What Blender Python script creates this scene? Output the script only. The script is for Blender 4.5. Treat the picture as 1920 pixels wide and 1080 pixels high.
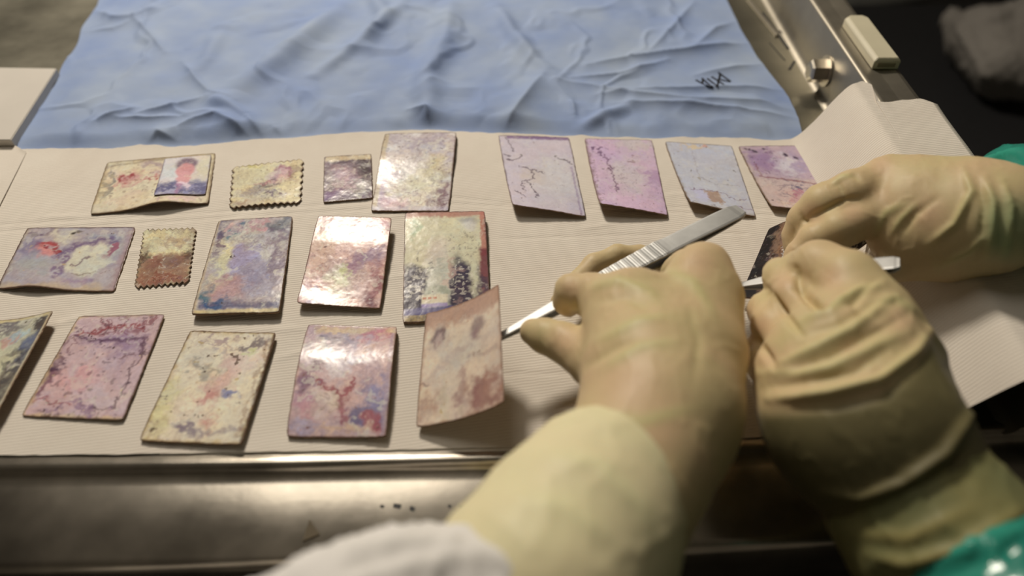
import bpy, bmesh, math, random
import numpy as np
from mathutils import Vector

for o in list(bpy.data.objects):
    bpy.data.objects.remove(o, do_unlink=True)
SC = bpy.context.scene
COL = SC.collection
R = math.radians

# ------------------------------------------------------------------ camera
TZ = 0.90            # table top height above the floor
H = 0.312            # lens height above the table top
F = 1300.0           # focal length in pixels of a 1920 wide frame
PITCH = R(46.7)
cam = bpy.data.cameras.new('camera'); camo = bpy.data.objects.new('camera', cam); COL.objects.link(camo)
camo.location = (0, 0, TZ + H)
camo.rotation_euler = (math.pi / 2 - PITCH, 0, 0)
cam.sensor_width = 36.0; cam.lens = F / 1920 * 36.0
cam.clip_start = 0.01; cam.clip_end = 50
cam.dof.use_dof = True; cam.dof.focus_distance = 0.44; cam.dof.aperture_fstop = 3.4
SC.camera = camo

# ------------------------------------------------------------------ light
w = bpy.data.worlds.new('world'); SC.world = w; w.use_nodes = True
bg = w.node_tree.nodes['Background']; bg.inputs[0].default_value = (1.0, 0.93, 0.82, 1); bg.inputs[1].default_value = 0.016

def area(name, loc, target, size, power, color):
    l = bpy.data.lights.new(name, 'AREA'); l.shape = 'DISK'; l.size = size; l.energy = power; l.color = color
    o = bpy.data.objects.new(name, l); COL.objects.link(o); o.location = loc
    d = Vector(target) - Vector(loc); o.rotation_euler = d.to_track_quat('-Z', 'Y').to_euler()
    return o
area('exam_lamp_light', (-0.46, 1.45, TZ + 1.16), (0.0, 0.32, TZ), 0.24, 24.5, (1.0, 0.90, 0.76))
area('ceiling_lamp_light', (-0.58, 1.08, 2.74), (-0.58, 1.0, TZ), 0.95, 7.0, (1.0, 0.92, 0.80))

SC.view_settings.view_transform = 'Standard'; SC.view_settings.look = 'None'
SC.view_settings.gamma = 1.0; SC.view_settings.use_curve_mapping = False
SC.view_settings.exposure = -0.07

# ------------------------------------------------------------------ helpers
CP, SP = math.cos(PITCH), math.sin(PITCH)

def T(px, py, z=0.0):
    """world point at height z above the table top seen at pixel (px, py)"""
    x = (px - 960) / F; y = -(py - 540) / F
    d = Vector((x, CP + y * SP, -SP + y * CP))
    t = (z - H) / d.z
    return Vector((d.x * t, d.y * t, TZ + z))

def depth(px, py, z):
    p = T(px, py, z)
    return p.y * CP + (TZ + H - p.z) * SP

def project(V):
    V = np.asarray(V)
    dz = V[:, 2] - (TZ + H)
    zc = V[:, 1] * CP - dz * SP
    yc = V[:, 1] * SP + dz * CP
    return np.stack([960 + F * V[:, 0] / zc, 540 - F * yc / zc], 1)

def s2l(c):
    c = np.asarray(c, float) / 255.0
    return np.where(c <= 0.04045, c / 12.92, ((c + 0.055) / 1.055) ** 2.4)

def C(r, g, b):
    """surface colour of something the photograph shows as (r,g,b) in the warm key light"""
    return np.clip(s2l((r, g, b)) * np.array((1.28, 1.39, 1.60)), 0.004, 0.92)

def hash2(ix, iy, seed):
    n = (ix.astype(np.int64) * 374761393 + iy.astype(np.int64) * 668265263 + seed * 1442695041) & 0xFFFFFFFF
    n = ((n ^ (n >> 13)) * 1274126177) & 0xFFFFFFFF
    return ((n ^ (n >> 16)) & 0xFFFF) / 65535.0

def vnoise(x, y, seed=0):
    ix = np.floor(x); iy = np.floor(y); fx = x - ix; fy = y - iy
    fx = fx * fx * (3 - 2 * fx); fy = fy * fy * (3 - 2 * fy)
    a = hash2(ix, iy, seed); b = hash2(ix + 1, iy, seed); c = hash2(ix, iy + 1, seed); d = hash2(ix + 1, iy + 1, seed)
    return (a + (b - a) * fx) * (1 - fy) + (c + (d - c) * fx) * fy

def fbm(x, y, seed=0, octv=4):
    v = np.zeros_like(x); a = 0.5; s = 0
    for k in range(octv):
        v += a * vnoise(x, y, seed + k * 17); s += a; a *= 0.5; x = x * 2.03 + 3.1; y = y * 2.03 + 1.7
    return v / s

def sstep(a, b, x):
    t = np.clip((x - a) / (b - a), 0, 1); return t * t * (3 - 2 * t)

def polydist(X, Y, pts):
    """distance and normalised arc position to a polyline"""
    best = np.full(X.shape, 1e9); tt = np.zeros(X.shape)
    P = np.asarray(pts, float); seg = np.hypot(*(P[1:] - P[:-1]).T); L = max(seg.sum(), 1e-9); acc = 0
    for i in range(len(P) - 1):
        a = P[i]; d = P[i + 1] - a; l2 = max((d * d).sum(), 1e-12)
        t = np.clip(((X - a[0]) * d[0] + (Y - a[1]) * d[1]) / l2, 0, 1)
        q = np.hypot(X - a[0] - t * d[0], Y - a[1] - t * d[1])
        m = q < best; best = np.where(m, q, best); tt = np.where(m, (acc + t * seg[i]) / L, tt); acc += seg[i]
    return best, tt

def mesh_obj(name, V, Fc, mats, parent=None, smooth=True, col=None, origin=None, midx=None, extra=None):
    V = np.asarray(V, float).reshape(-1, 3)
    if origin is None:
        origin = parent.location if parent is not None and parent.parent is None else None
        if parent is not None and parent.parent is not None:
            origin = parent.parent.location + parent.location
    if origin is None:
        mn = V.min(0); mx = V.max(0); origin = Vector(((mn[0] + mx[0]) / 2, (mn[1] + mx[1]) / 2, mn[2]))
    origin = Vector(origin)
    me = bpy.data.meshes.new(name)
    Vl = V - np.array(origin)
    if isinstance(Fc, np.ndarray):
        n, k = Fc.shape
        me.vertices.add(len(Vl)); me.vertices.foreach_set('co', Vl.ravel().astype(np.float32))
        me.loops.add(n * k); me.loops.foreach_set('vertex_index', Fc.ravel().astype(np.int32))
        me.polygons.add(n); me.polygons.foreach_set('loop_start', np.arange(0, n * k, k, dtype=np.int32))
        me.update(calc_edges=True)
    else:
        me.from_pydata([tuple(v) for v in Vl], [], [tuple(f) for f in Fc])
    me.validate()
    for m in (mats if isinstance(mats, (list, tuple)) else [mats]): me.materials.append(m)
    me.polygons.foreach_set('use_smooth', [smooth] * len(me.polygons))
    if midx is not None: me.polygons.foreach_set('material_index', list(midx))
    if col is not None:
        at = me.attributes.new('Col', 'FLOAT_COLOR', 'POINT')
        c4 = np.ones((len(V), 4), np.float32); c4[:, :3] = col; at.data.foreach_set('color', c4.ravel())
    o = bpy.data.objects.new(name, me); COL.objects.link(o)
    if parent is not None:
        o.parent = parent
        o.location = (0, 0, 0)
    else:
        o.location = origin
    return o

def tag(o, label=None, cat=None, group=None, kind=None):
    if label: o['label'] = label
    if cat: o['category'] = cat
    if group: o['group'] = group
    if kind: o['kind'] = kind
    return o

def thing(name, loc, label, cat, group=None):
    o = bpy.data.objects.new(name, None); COL.objects.link(o); o.location = loc; o.empty_display_size = 0.02
    return tag(o, label, cat, group)

def grid_faces(nu, nv):
    i = np.arange(nv - 1)[:, None] * nu + np.arange(nu - 1)[None, :]
    return np.stack([i, i + 1, i + nu + 1, i + nu], -1).reshape(-1, 4)

def bm_obj(name, bm, mats, parent=None, smooth=False, origin=None):
    bmesh.ops.recalc_face_normals(bm, faces=bm.faces)
    V = [v.co[:] for v in bm.verts]; bm.verts.index_update()
    Fc = [[v.index for v in f.verts] for f in bm.faces]
    bm.free()
    return mesh_obj(name, V, Fc, mats, parent, smooth, origin=origin)

def add_box(bm, c, s, bev=0.0, rz=0.0, M=None):
    import mathutils
    r = bmesh.ops.create_cube(bm, size=1.0)
    vs = r['verts']
    for v in vs:
        v.co = Vector((v.co.x * s[0], v.co.y * s[1], v.co.z * s[2]))
    if bev > 0:
        es = list({e for v in vs for e in v.link_edges})
        rr = bmesh.ops.bevel(bm, geom=es, offset=bev, segments=2, affect='EDGES', profile=0.5)
        vs = list({v for f in rr['faces'] for v in f.verts} | {v for v in vs if v.is_valid})
    mat = mathutils.Matrix.Translation(Vector(c)) @ (M.to_4x4() if M is not None else mathutils.Matrix.Rotation(rz, 4, 'Z'))
    for v in vs: v.co = mat @ v.co
    return vs

# ------------------------------------------------------------------ materials
class NT:
    def __init__(s, name):
        s.m = bpy.data.materials.new(name); s.m.use_nodes = True; s.t = s.m.node_tree
        s.b = s.t.nodes['Principled BSDF']
    def n(s, typ, **kw):
        x = s.t.nodes.new(typ)
        for k, v in kw.items():
            if k in x.inputs: x.inputs[k].default_value = v
            else: setattr(x, k, v)
        return x
    def l(s, a, b): s.t.links.new(a, b)

def coords(nt, scale=(1, 1, 1), rot=(0, 0, 0)):
    tc = nt.n('ShaderNodeTexCoord'); mp = nt.n('ShaderNodeMapping')
    mp.inputs['Scale'].default_value = scale; mp.inputs['Rotation'].default_value = rot
    nt.l(tc.outputs['Object'], mp.inputs['Vector']); return mp.outputs['Vector']

def noise(nt, vec, scale, detail=4, rough=0.55):
    n = nt.n('ShaderNodeTexNoise'); n.inputs['Scale'].default_value = scale; n.inputs['Detail'].default_value = detail
    n.inputs['Roughness'].default_value = rough; nt.l(vec, n.inputs['Vector']); return n.outputs['Fac']

def ramp(nt, fac, stops):
    r = nt.n('ShaderNodeValToRGB'); e = r.color_ramp.elements
    while len(e) < len(stops): e.new(0.5)
    for i, (p, c) in enumerate(stops):
        e[i].position = p; e[i].color = (*c, 1) if len(c) == 3 else c
    nt.l(fac, r.inputs['Fac']); return r.outputs['Color']

def bump(nt, fac, strength, dist, prev=None):
    b = nt.n('ShaderNodeBump'); b.inputs['Strength'].default_value = strength; b.inputs['Distance'].default_value = dist
    nt.l(fac, b.inputs['Height'])
    if prev is not None: nt.l(prev, b.inputs['Normal'])
    nt.l(b.outputs['Normal'], nt.b.inputs['Normal']); return b.outputs['Normal']

def simple(name, col, rough=0.6, metal=0.0, var=0.12, scale=60, bmp=0.0):
    nt = NT(name); v = coords(nt); f = noise(nt, v, scale)
    c = np.asarray(col)
    nt.l(ramp(nt, f, [(0.3, tuple(c * (1 - var))), (0.7, tuple(np.clip(c * (1 + var), 0, 1)))]), nt.b.inputs['Base Color'])
    nt.b.inputs['Roughness'].default_value = rough; nt.b.inputs['Metallic'].default_value = metal
    if bmp: bump(nt, f, 0.5, bmp)
    return nt.m

def steel(name, base, rough, stretch=(1, 1, 1), stain=0.25):
    nt = NT(name)
    v1 = coords(nt, stretch); f1 = noise(nt, v1, 55, 6, 0.6)
    v2 = coords(nt); f2 = noise(nt, v2, 11, 5, 0.6); f3 = noise(nt, v2, 140, 3)
    b = np.asarray(base)
    c2 = ramp(nt, f2, [(0.35, tuple(b * (1 - stain))), (0.65, tuple(np.clip(b * (1 + stain * 0.5), 0, 1)))])
    mx = nt.n('ShaderNodeMix', data_type='RGBA', blend_type='MULTIPLY'); mx.inputs[0].default_value = 0.35
    nt.l(c2, mx.inputs[6]); nt.l(ramp(nt, f1, [(0.3, (0.7, 0.7, 0.7)), (0.7, (1, 1, 1))]), mx.inputs[7])
    nt.l(mx.outputs[2], nt.b.inputs['Base Color'])
    nt.b.inputs['Metallic'].default_value = 0.92
    ma = nt.n('ShaderNodeMapRange'); ma.inputs['To Min'].default_value = rough - 0.08; ma.inputs['To Max'].default_value = rough + 0.12
    nt.l(f2, ma.inputs['Value']); nt.l(ma.outputs[0], nt.b.inputs['Roughness'])
    n1 = bump(nt, f1, 0.12, 0.0004); bump(nt, f3, 0.10, 0.0004, n1)
    return nt.m

M_steel_front = steel('brushed_steel_front', (0.62, 0.56, 0.47), 0.20, (0.06, 1, 1), 0.42)
M_steel_rim = steel('brushed_steel_rim', (0.40, 0.365, 0.30), 0.44, (1, 0.06, 1), 0.22)
M_steel_pan = steel('dull_steel_pan', (0.26, 0.245, 0.195), 0.42, (0.15, 0.8, 1), 0.22)
M_steel_tool = steel('tool_steel', (0.52, 0.52, 0.51), 0.52, (1, 1, 1), 0.3)
M_bolt = steel('bolt_steel', (0.50, 0.46, 0.39), 0.28, (1, 1, 1), 0.1)
M_plastic = simple('ivory_plastic', C(185, 172, 140), 0.45, 0, 0.05, 40)
M_board = simple('white_board', C(182, 170, 152), 0.7, 0, 0.03, 30)
M_dark = simple('dark_cart_paint', (0.012, 0.012, 0.013), 0.6)
M_greyp = simple('grey_paint', (0.07, 0.07, 0.065), 0.6)
M_floor = simple('dark_floor', (0.030, 0.028, 0.026), 0.5, 0, 0.3, 3)
M_wall = simple('wall_paint', (0.42, 0.40, 0.36), 0.8, 0, 0.04, 4)
M_sheet = simple('dim_white_sheet', (0.20, 0.185, 0.165), 0.85, 0, 0.1, 9)
M_ink = simple('black_ink', (0.012, 0.012, 0.016), 0.5)

def towel_mat():
    nt = NT('embossed_paper_towel')
    v = coords(nt, (1, 1, 1), (0, 0, R(-9)))
    wv = nt.n('ShaderNodeTexWave', wave_type='BANDS', bands_direction='Y'); wv.inputs['Scale'].default_value = 170
    wv.inputs['Distortion'].default_value = 1.6; wv.inputs['Detail'].default_value = 2; wv.inputs['Detail Scale'].default_value = 1.2
    nt.l(v, wv.inputs['Vector'])
    f2 = noise(nt, v, 900, 3); f3 = noise(nt, v, 25, 4)
    mx = nt.n('ShaderNodeMix', data_type='RGBA', blend_type='MULTIPLY'); mx.inputs[0].default_value = 0.05
    nt.l(ramp(nt, f3, [(0.3, tuple(C(201, 186, 165))), (0.7, tuple(C(207, 193, 172)))]), mx.inputs[6])
    nt.l(f2, mx.inputs[7]); nt.l(mx.outputs[2], nt.b.inputs['Base Color'])
    nt.b.inputs['Roughness'].default_value = 0.95
    nt.b.inputs['Specular IOR Level'].default_value = 0.1
    a = bump(nt, wv.outputs['Fac'], 0.34, 0.00035); bump(nt, f2, 0.25, 0.0003, a)
    return nt.m
M_towel = towel_mat()

def drape_mat():
    nt = NT('blue_nonwoven'); v = coords(nt)
    f1 = noise(nt, v, 14, 4); f2 = noise(nt, v, 1400, 2)
    nt.l(ramp(nt, f1, [(0.32, tuple(C(120, 133, 160))), (0.68, tuple(C(142, 150, 161)))]), nt.b.inputs['Base Color'])
    nt.b.inputs['Roughness'].default_value = 0.75
    nt.b.inputs['Specular IOR Level'].default_value = 0.25
    a = bump(nt, f2, 0.22, 0.0003); f4 = noise(nt, v, 120, 5, 0.6); bump(nt, f4, 0.18, 0.0012, a)
    return nt.m
M_drape = drape_mat()

def attr_mat(name, rough, bscale=300, bstr=0.15, bd=0.0004, spec=0.5, coat=0.0, sss=0.0, rvar=0.1, bscale2=None):
    nt = NT(name); at = nt.n('ShaderNodeAttribute', attribute_name='Col')
    v = coords(nt); f = noise(nt, v, bscale, 4); f2 = noise(nt, v, bscale2 or bscale * 0.22, 3)
    mx = nt.n('ShaderNodeMix', data_type='RGBA', blend_type='MULTIPLY'); mx.inputs[0].default_value = 0.18
    nt.l(at.outputs['Color'], mx.inputs[6]); nt.l(ramp(nt, f, [(0.3, (0.75, 0.75, 0.75)), (0.6, (1, 1, 1))]), mx.inputs[7])
    nt.l(mx.outputs[2], nt.b.inputs['Base Color'])
    ma = nt.n('ShaderNodeMapRange'); ma.inputs['To Min'].default_value = rough - rvar; ma.inputs['To Max'].default_value = rough + rvar
    nt.l(f2, ma.inputs['Value']); nt.l(ma.outputs[0], nt.b.inputs['Roughness'])
    nt.b.inputs['Specular IOR Level'].default_value = spec
    if coat: nt.b.inputs['Coat Weight'].default_value = coat; nt.b.inputs['Coat Roughness'].default_value = rough * 0.7
    if sss:
        nt.b.inputs['Subsurface Weight'].default_value = sss; nt.b.inputs['Subsurface Radius'].default_value = (0.004, 0.0025, 0.0015)
        nt.b.inputs['Subsurface Scale'].default_value = 1.0
    a = bump(nt, f, bstr, bd); bump(nt, f2, bstr, bd * 3, a)
    return nt.m
M_gloss = attr_mat('glossy_photo_emulsion', 0.19, 420, 0.016, 0.0004, 0.13, 0.0, rvar=0.05)
M_matte = attr_mat('matte_photo_back', 0.62, 420, 0.04, 0.0004, 0.3)
M_glove = attr_mat('latex_glove', 0.50, 500, 0.05, 0.0003, 0.28, 0, 0.12)
M_sleevew = attr_mat('white_gown_cloth', 0.85, 700, 0.2, 0.0004, 0.2)
M_sleeveg = attr_mat('green_plastic_gown', 0.22, 60, 0.3, 0.002, 0.5, rvar=0.08)
M_edge = simple('stained_paper_edge', C(120, 92, 66), 0.7, 0, 0.5, 400)

# ------------------------------------------------------------------ room
def plane(name, pts, m):
    o = mesh_obj(name, pts, [tuple(range(len(pts)))], m, None, False); o['kind'] = 'structure'; return o
RX0, RX1, RY0, RY1, RZ = -2.6, 2.6, -2.2, 3.2, 2.8
plane('floor', [(RX0, RY0, 0), (RX1, RY0, 0), (RX1, RY1, 0), (RX0, RY1, 0)], M_floor)
plane('ceiling', [(RX0, RY0, RZ), (RX0, RY1, RZ), (RX1, RY1, RZ), (RX1, RY0, RZ)], M_wall)
plane('wall_left', [(RX0, RY0, 0), (RX0, RY1, 0), (RX0, RY1, RZ), (RX0, RY0, RZ)], M_wall)
plane('wall_right', [(RX1, RY0, 0), (RX1, RY0, RZ), (RX1, RY1, RZ), (RX1, RY1, 0)], M_wall)
plane('wall_back', [(RX0, RY1, 0), (RX1, RY1, 0), (RX1, RY1, RZ), (RX0, RY1, RZ)], M_wall)
plane('wall_front', [(RX0, RY0, 0), (RX0, RY0, RZ), (RX1, RY0, RZ), (RX1, RY0, 0)], M_wall)

# ------------------------------------------------------------------ steel table
XW = T(1527, 155).x                                   # foot of the right rim wall
def solve_h():
    lo, hi = 0.0, 0.08
    for _ in range(40):
        m = (lo + hi) / 2
        if T(1587, 100, m).x > XW: lo = m
        else: hi = m
    return m
HW = solve_h()
XF = T(1665, 100, HW).x                               # outer edge of the rim flange
FRONT = [T(x, y) for x, y in ((-900, 905), (0, 868), (540, 862), (1000, 852), (1465, 826), (1920, 794))]
yfl = lambda x: np.interp(x, [p.x for p in FRONT], [p.y for p in FRONT])
XL, YB = -0.95, 1.55
table = thing('steel_table', (0, 0.6, 0), 'stainless steel examination table with raised right rim under the towel and drape', 'table')

# pan
xs = np.linspace(XL, XW - 0.004, 60)
V = []; fr = []
for x in xs: V.append((x, yfl(x) + 0.002, TZ))
for x in xs: V.append((x, YB, TZ))
n = len(xs)
mesh_obj('table_pan', V, [(i, i + 1, n + i + 1, n + i) for i in range(n - 1)], M_steel_pan, table, False)
# rim: cove, wall, lip, flange, outer skirt swept along +y
prof = [(XW - 0.006, 0.0), (XW - 0.0042, 0.0006), (XW - 0.0022, 0.0022), (XW - 0.0008, 0.0045), (XW, 0.0085),
        (XW, HW - 0.0022), (XW + 0.0004, HW - 0.0009), (XW + 0.0016, HW), (XW + 0.004, HW), ((XW + XF) / 2, HW - 0.0006), (XF - 0.004, HW), (XF - 0.001, HW - 0.0006),
        (XF, HW - 0.003), (XF, HW - 0.05), (XF - 0.002, HW - 0.055)]
ys = np.linspace(0.19, YB, 28)
def sweep(pr, ys, name, m, smooth=True):
    V = [(x, y, TZ + z) for y in ys for (x, z) in pr]
    return mesh_obj(name, V, grid_faces(len(pr), len(ys)), m, table, smooth)
o = sweep(prof[:9], ys, 'rim_wall', M_steel_rim); o['label'] = 'upright inner wall of the raised steel rim'
sweep(prof[8:], ys, 'rim_flange', M_steel_rim, False)
# front flange: rounded lip, gently sloping ledge, rolled lower edge, skirt
fp = [(0.004, -0.0002), (0.0012, 0.0005), (-0.0004, 0.0010), (-0.0020, 0.0010), (-0.0036, 0.0004), (-0.0050, -0.0010), (-0.0064, -0.0022), (-0.0085, -0.0030), (-0.012, -0.0034), (-0.047, -0.0039), (-0.0505, -0.0054), (-0.0525, -0.0090),
      (-0.0530, -0.020), (-0.0530, -0.060), (-0.050, -0.064)]
xs2 = np.linspace(XL, XF, 70)
V = [(x, yfl(x) + a, TZ + b) for x in xs2 for (a, b) in fp]
mesh_obj('front_ledge', V, grid_faces(len(fp), len(xs2)), M_steel_front, table, True)
# legs + undershelf
bm = bmesh.new(); add_box(bm, (-0.32, 0.86, 0.28), (1.05, 1.25, 0.02), 0.004); bm_obj('under_shelf', bm, M_steel_pan, table)
for lx, ly in ((-0.8, 0.27), (XW - .05, 0.27), (-0.8, 1.45), (XW - .05, 1.45)):
    bm = bmesh.new(); bmesh.ops.create_cone(bm, cap_ends=True, segments=24, radius1=0.02, radius2=0.02, depth=TZ - 0.03)
    for v in bm.verts: v.co += Vector((lx, ly, (TZ - 0.03) / 2))
    bm_obj('leg', bm, M_steel_rim, table, True)
bm = bmesh.new(); add_box(bm, ((XW - .95) / 2, 0.87, TZ - 0.024), (XW + .90, 1.3, 0.036), 0.003); bm_obj('support_frame', bm, M_steel_pan, table)
# hex bolt on the rim wall
bc = T(1556, 133, 0.0185); bc.x = XW
bm = bmesh.new()
def ring(bm, x, r, nseg, ph=0.0):
    return [bm.verts.new((x, bc.y + r * math.cos(2 * math.pi * k / nseg + ph), bc.z + r * math.sin(2 * math.pi * k / nseg + ph))) for k in range(nseg)]
rs = [ring(bm, bc.x, 0.0125, 36), ring(bm, bc.x - 0.0015, 0.0125, 36), ring(bm, bc.x - 0.0016, 0.0085, 36)]
for a, b in zip(rs, rs[1:]):
    for k in range(36): bm.faces.new((a[k], a[(k + 1) % 36], b[(k + 1) % 36], b[k]))
bm.faces.new(rs[-1])
bolt = bm_obj('washer', bm, M_bolt, table, False)
bm = bmesh.new()
h0 = ring(bm, bc.x - 0.0014, 0.0096, 6, 0.3); h1 = ring(bm, bc.x - 0.0130, 0.0096, 6, 0.3); h2 = ring(bm, bc.x - 0.0144, 0.0080, 6, 0.3); h3 = ring(bm, bc.x - 0.0148, 0.0060, 6, 0.3)
for a, b in ((h0, h1), (h1, h2), (h2, h3)):
    for k in range(6): bm.faces.new((a[k], a[(k + 1) % 6], b[(k + 1) % 6], b[k]))
bm.faces.new(h3); bm.faces.new(h0)
o = bm_obj('hex_bolt', bm, M_bolt, table, False); o['label'] = 'shiny hexagonal bolt head on the rim wall'
# slot, hinge strip and small black marks beside the rim
def decal_box(name, a, b, wpx, m, z=0.0004, hgt=0.0008, parent=None):
    A = T(*a, z); B = T(*b, z); d = (B - A); L = d.length; ang = math.atan2(d.y, d.x)
    wd = wpx * depth(*a, z) / F
    bm = bmesh.new(); add_box(bm, ((A.x + B.x) / 2, (A.y + B.y) / 2, A.z + hgt / 2), (L, wd, hgt), min(hgt, wd) * 0.25, ang)
    return bm_obj(name, bm, m, parent or table)
decal_box('hinge_strip', (1400, 0), (1456, 70), 5, M_bolt, 0.0, 0.003)
decal_box('slot', (1430, 24), (1478, 92), 5, M_dark, 0.0, 0.0006)
decal_box('scratch', (1442, 80), (1472, 114), 2, M_dark, 0.0, 0.0003)
decal_box('paint_mark', (1480, 131), (1490, 115), 5, M_dark, 0.0, 0.0004)
decal_box('rivet_hole', (1463, 58), (1471, 65), 8, M_dark, 0.0, 0.0007)
for k, (a, b) in enumerate((((713, 949), (720, 951), ), ((738, 948), (752, 951)), ((769, 952), (777, 957)), ((840, 948), (846, 951)), ((860, 950), (876, 949)))):
    zz = -0.0038
    decal_box('dark_spot', a, b, (6, 9, 8, 5, 6)[k], M_dark, zz, 0.0004)
# torn sticker wedge on the ledge
Vp = [T(581, 975, -0.0036), T(600, 1003, -0.0038), T(568, 1016, -0.0038)]
Vq = [v + Vector((0, 0, 0.0009)) for v in Vp]
mesh_obj('sticker_scrap', Vp + Vq, [(0, 2, 1), (3, 4, 5), (0, 1, 4, 3), (1, 2, 5, 4), (2, 0, 3, 5)], simple('brown_scrap', (0.10, 0.075, 0.04), 0.7), table, False)

# ivory plastic block on the flange
A = T(1601, 52, HW); B = T(1655, 122, HW)
L = (B - A).length + 0.012
mid = (A + B) / 2
bm = bmesh.new()
hw_, hl, hh = 0.0098, L / 2, 0.0085
pts = [(-hw_, -hl), (hw_, -hl), (hw_, hl - 0.004), (hw_ - 0.004, hl), (-hw_ + 0.004, hl), (-hw_, hl - 0.004)]
lo = [bm.verts.new((mid.x + x, mid.y + y, TZ + HW)) for x, y in pts]
md = [bm.verts.new((mid.x + x, mid.y + y, TZ + HW + hh * 0.75)) for x, y in pts]
tp = [bm.verts.new((mid.x + x * 0.78, mid.y + y * 0.96, TZ + HW + hh)) for x, y in pts]
for a, b in ((lo, md), (md, tp)):
    for k in range(6): bm.faces.new((a[k], a[(k + 1) % 6], b[(k + 1) % 6], b[k]))
bm.faces.new(tp); bm.faces.new(lo[::-1])
bmesh.ops.bevel(bm, geom=bm.edges[:], offset=0.0004, segments=2, affect='EDGES')
blk = thing('plastic_block', (mid.x, mid.y, TZ + HW), 'ivory plastic block lying on the steel rim beside the bolt', 'block')
bm_obj('block_body', bm, M_plastic, blk, False)
bm = bmesh.new(); add_box(bm, (mid.x, mid.y - hl - 0.0002, TZ + HW + 0.0034), (0.013, 0.0012, 0.0032), 0.0003)
o = bm_obj('recessed_end', bm, simple('block_recess', C(120, 108, 80), 0.6), blk)

# ------------------------------------------------------------------ white board at the left
q = [T(-260, 122, 0.008), T(106, 128, 0.008), T(20, 262, 0.008), T(-420, 262, 0.008)]
board = []
bm = bmesh.new()
tv = [bm.verts.new(p) for p in q]; bv = [bm.verts.new((p.x, p.y, TZ + 0.0003)) for p in q]
bm.faces.new(tv); bm.faces.new(bv[::-1])
for k in range(4): bm.faces.new((tv[k], bv[k], bv[(k + 1) % 4], tv[(k + 1) % 4]))
bmesh.ops.recalc_face_normals(bm, faces=bm.faces)
bmesh.ops.bevel(bm, geom=bm.edges[:], offset=0.0005, segments=2, affect='EDGES')
o = bm_obj('foam_board', bm, M_board, None, False)
tag(o, 'thick white foam board lying on the steel beside the blue drape', 'board')

# ------------------------------------------------------------------ blue drape
NU, NV = 460, 330
bl = [(215, -60), (186, 0), (165, 40), (135, 100), (100, 165), (60, 225), (28, 272), (0, 330)]
br = [(1340, -60), (1362, 0), (1388, 55), (1420, 110), (1455, 155), (1478, 185), (1496, 225), (1508, 268), (1515, 330)]
ly = np.linspace(-60, 330, NV)
U = np.linspace(0, 1, NU)
lx = np.interp(ly, [p[1] for p in bl], [p[0] for p in bl]) + 3 * np.sin(ly * 0.09)
rx = np.interp(ly, [p[1] for p in br], [p[0] for p in br])
PX = lx[:, None] * (1 - U) + rx[:, None] * U
PY = np.repeat(ly[:, None], NU, 1)
# pixel grid laid onto the table: vectorised T(); heights come next
def Tn(PX, PY, Z):
    x = (PX - 960) / F; y = -(PY - 540) / F
    dz = -SP + y * CP; t = (Z - H) / dz
    return np.stack([x * t, (CP + y * SP) * t, TZ + Z], -1)
W0 = Tn(PX, PY, np.zeros_like(PX)); X, Y = W0[..., 0], W0[..., 1]
def W2(pts): return [(T(a, b).x, T(a, b).y) for a, b in pts]
Zd = 0.0035 + 0.006 * (fbm(X * 9, Y * 9, 5, 3) - 0.5) + 0.0025 * (fbm(X * 26, Y * 26, 9, 3) - 0.5)
rg = 1 - np.abs(2 * fbm(X * 16 + 1.5 * fbm(X * 10, Y * 10, 3), Y * 11, 31, 3) - 1)
Zd += 0.0018 * np.clip(rg - 0.84, 0, 1) / 0.16
folds = [  # (pixel polyline, half width mm, height mm, sharp)
    ([(640, 20), (585, 75), (520, 130), (470, 165), (440, 192)], 14, 8, 0), ([(845, 20), (836, 90), (800, 150), (806, 230)], 11, 6.5, 0),
    ([(1018, 150), (985, 200), (942, 252)], 9, 6, 1), ([(1040, 160), (1110, 170), (1190, 190), (1290, 203), (1440, 200)], 6, 4, 1),
    ([(1100, 130), (1180, 118), (1280, 108), (1400, 84)], 6, 4.5, 1), ([(1070, 155), (1160, 148), (1250, 122)], 4, 3, 1),
    ([(1120, 185), (1290, 178), (1478, 172)], 6, 4, 1), ([(1150, 200), (1320, 212), (1500, 225)], 5, 3, 1),
    ([(255, 40), (285, 72), (312, 104)], 4, 3.5, 1), ([(255, 40), (215, 42), (178, 22)], 5, 4, 1), ([(255, 40), (290, 8), (310, -30)], 4, 3, 1),
    ([(258, 38), (300, 22)], 3, 2, 1), ([(345, 122), (372, 158), (396, 182), (445, 202)], 4, 3, 1), ([(160, 62), (215, 60), (250, 45)], 3, 2, 1),
    ([(183, 238), (225, 226), (262, 214)], 4.5, 4, 1), ([(262, 226), (330, 210), (390, 190)], 4, 3, 1), ([(225, 232), (290, 234), (345, 228)], 4, 3, 1),
    ([(330, 252), (372, 238), (410, 232), (450, 250), (478, 264)], 6, 5, 1), ([(270, 275), (300, 258), (335, 268)], 5, 4, 1),
    ([(468, 234), (490, 255), (505, 268)], 5, 4, 1), ([(515, 243), (535, 262)], 4, 3, 1), ([(395, 195), (440, 215), (470, 232)], 6, 4, 0),
    ([(768, 215), (800, 222), (806, 246)], 4, 4, 1), ([(1210, 110), (1260, 60), (1300, 10)], 5, 3, 1), ([(930, 20), (960, 70), (1000, 120), (1040, 150)], 8, 5, 0),
    ([(690, -20), (720, 40), (690, 100)], 8, 5, 0), ([(590, 150), (640, 120), (720, 60), (760, 10)], 7, 4, 0), ([(1380, 40), (1340, 62), (1300, 98)], 5, 3, 1),
    ([(1070, 195), (1078, 225)], 3, 2.5, 1), ([(1090, 248), (1130, 225), (1180, 205)], 6, 4, 0), ([(420, 60), (390, 120), (360, 150)], 8, 3, 0), ([(1440, 120), (1300, 150)], 5, 2.5, 1)]
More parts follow.
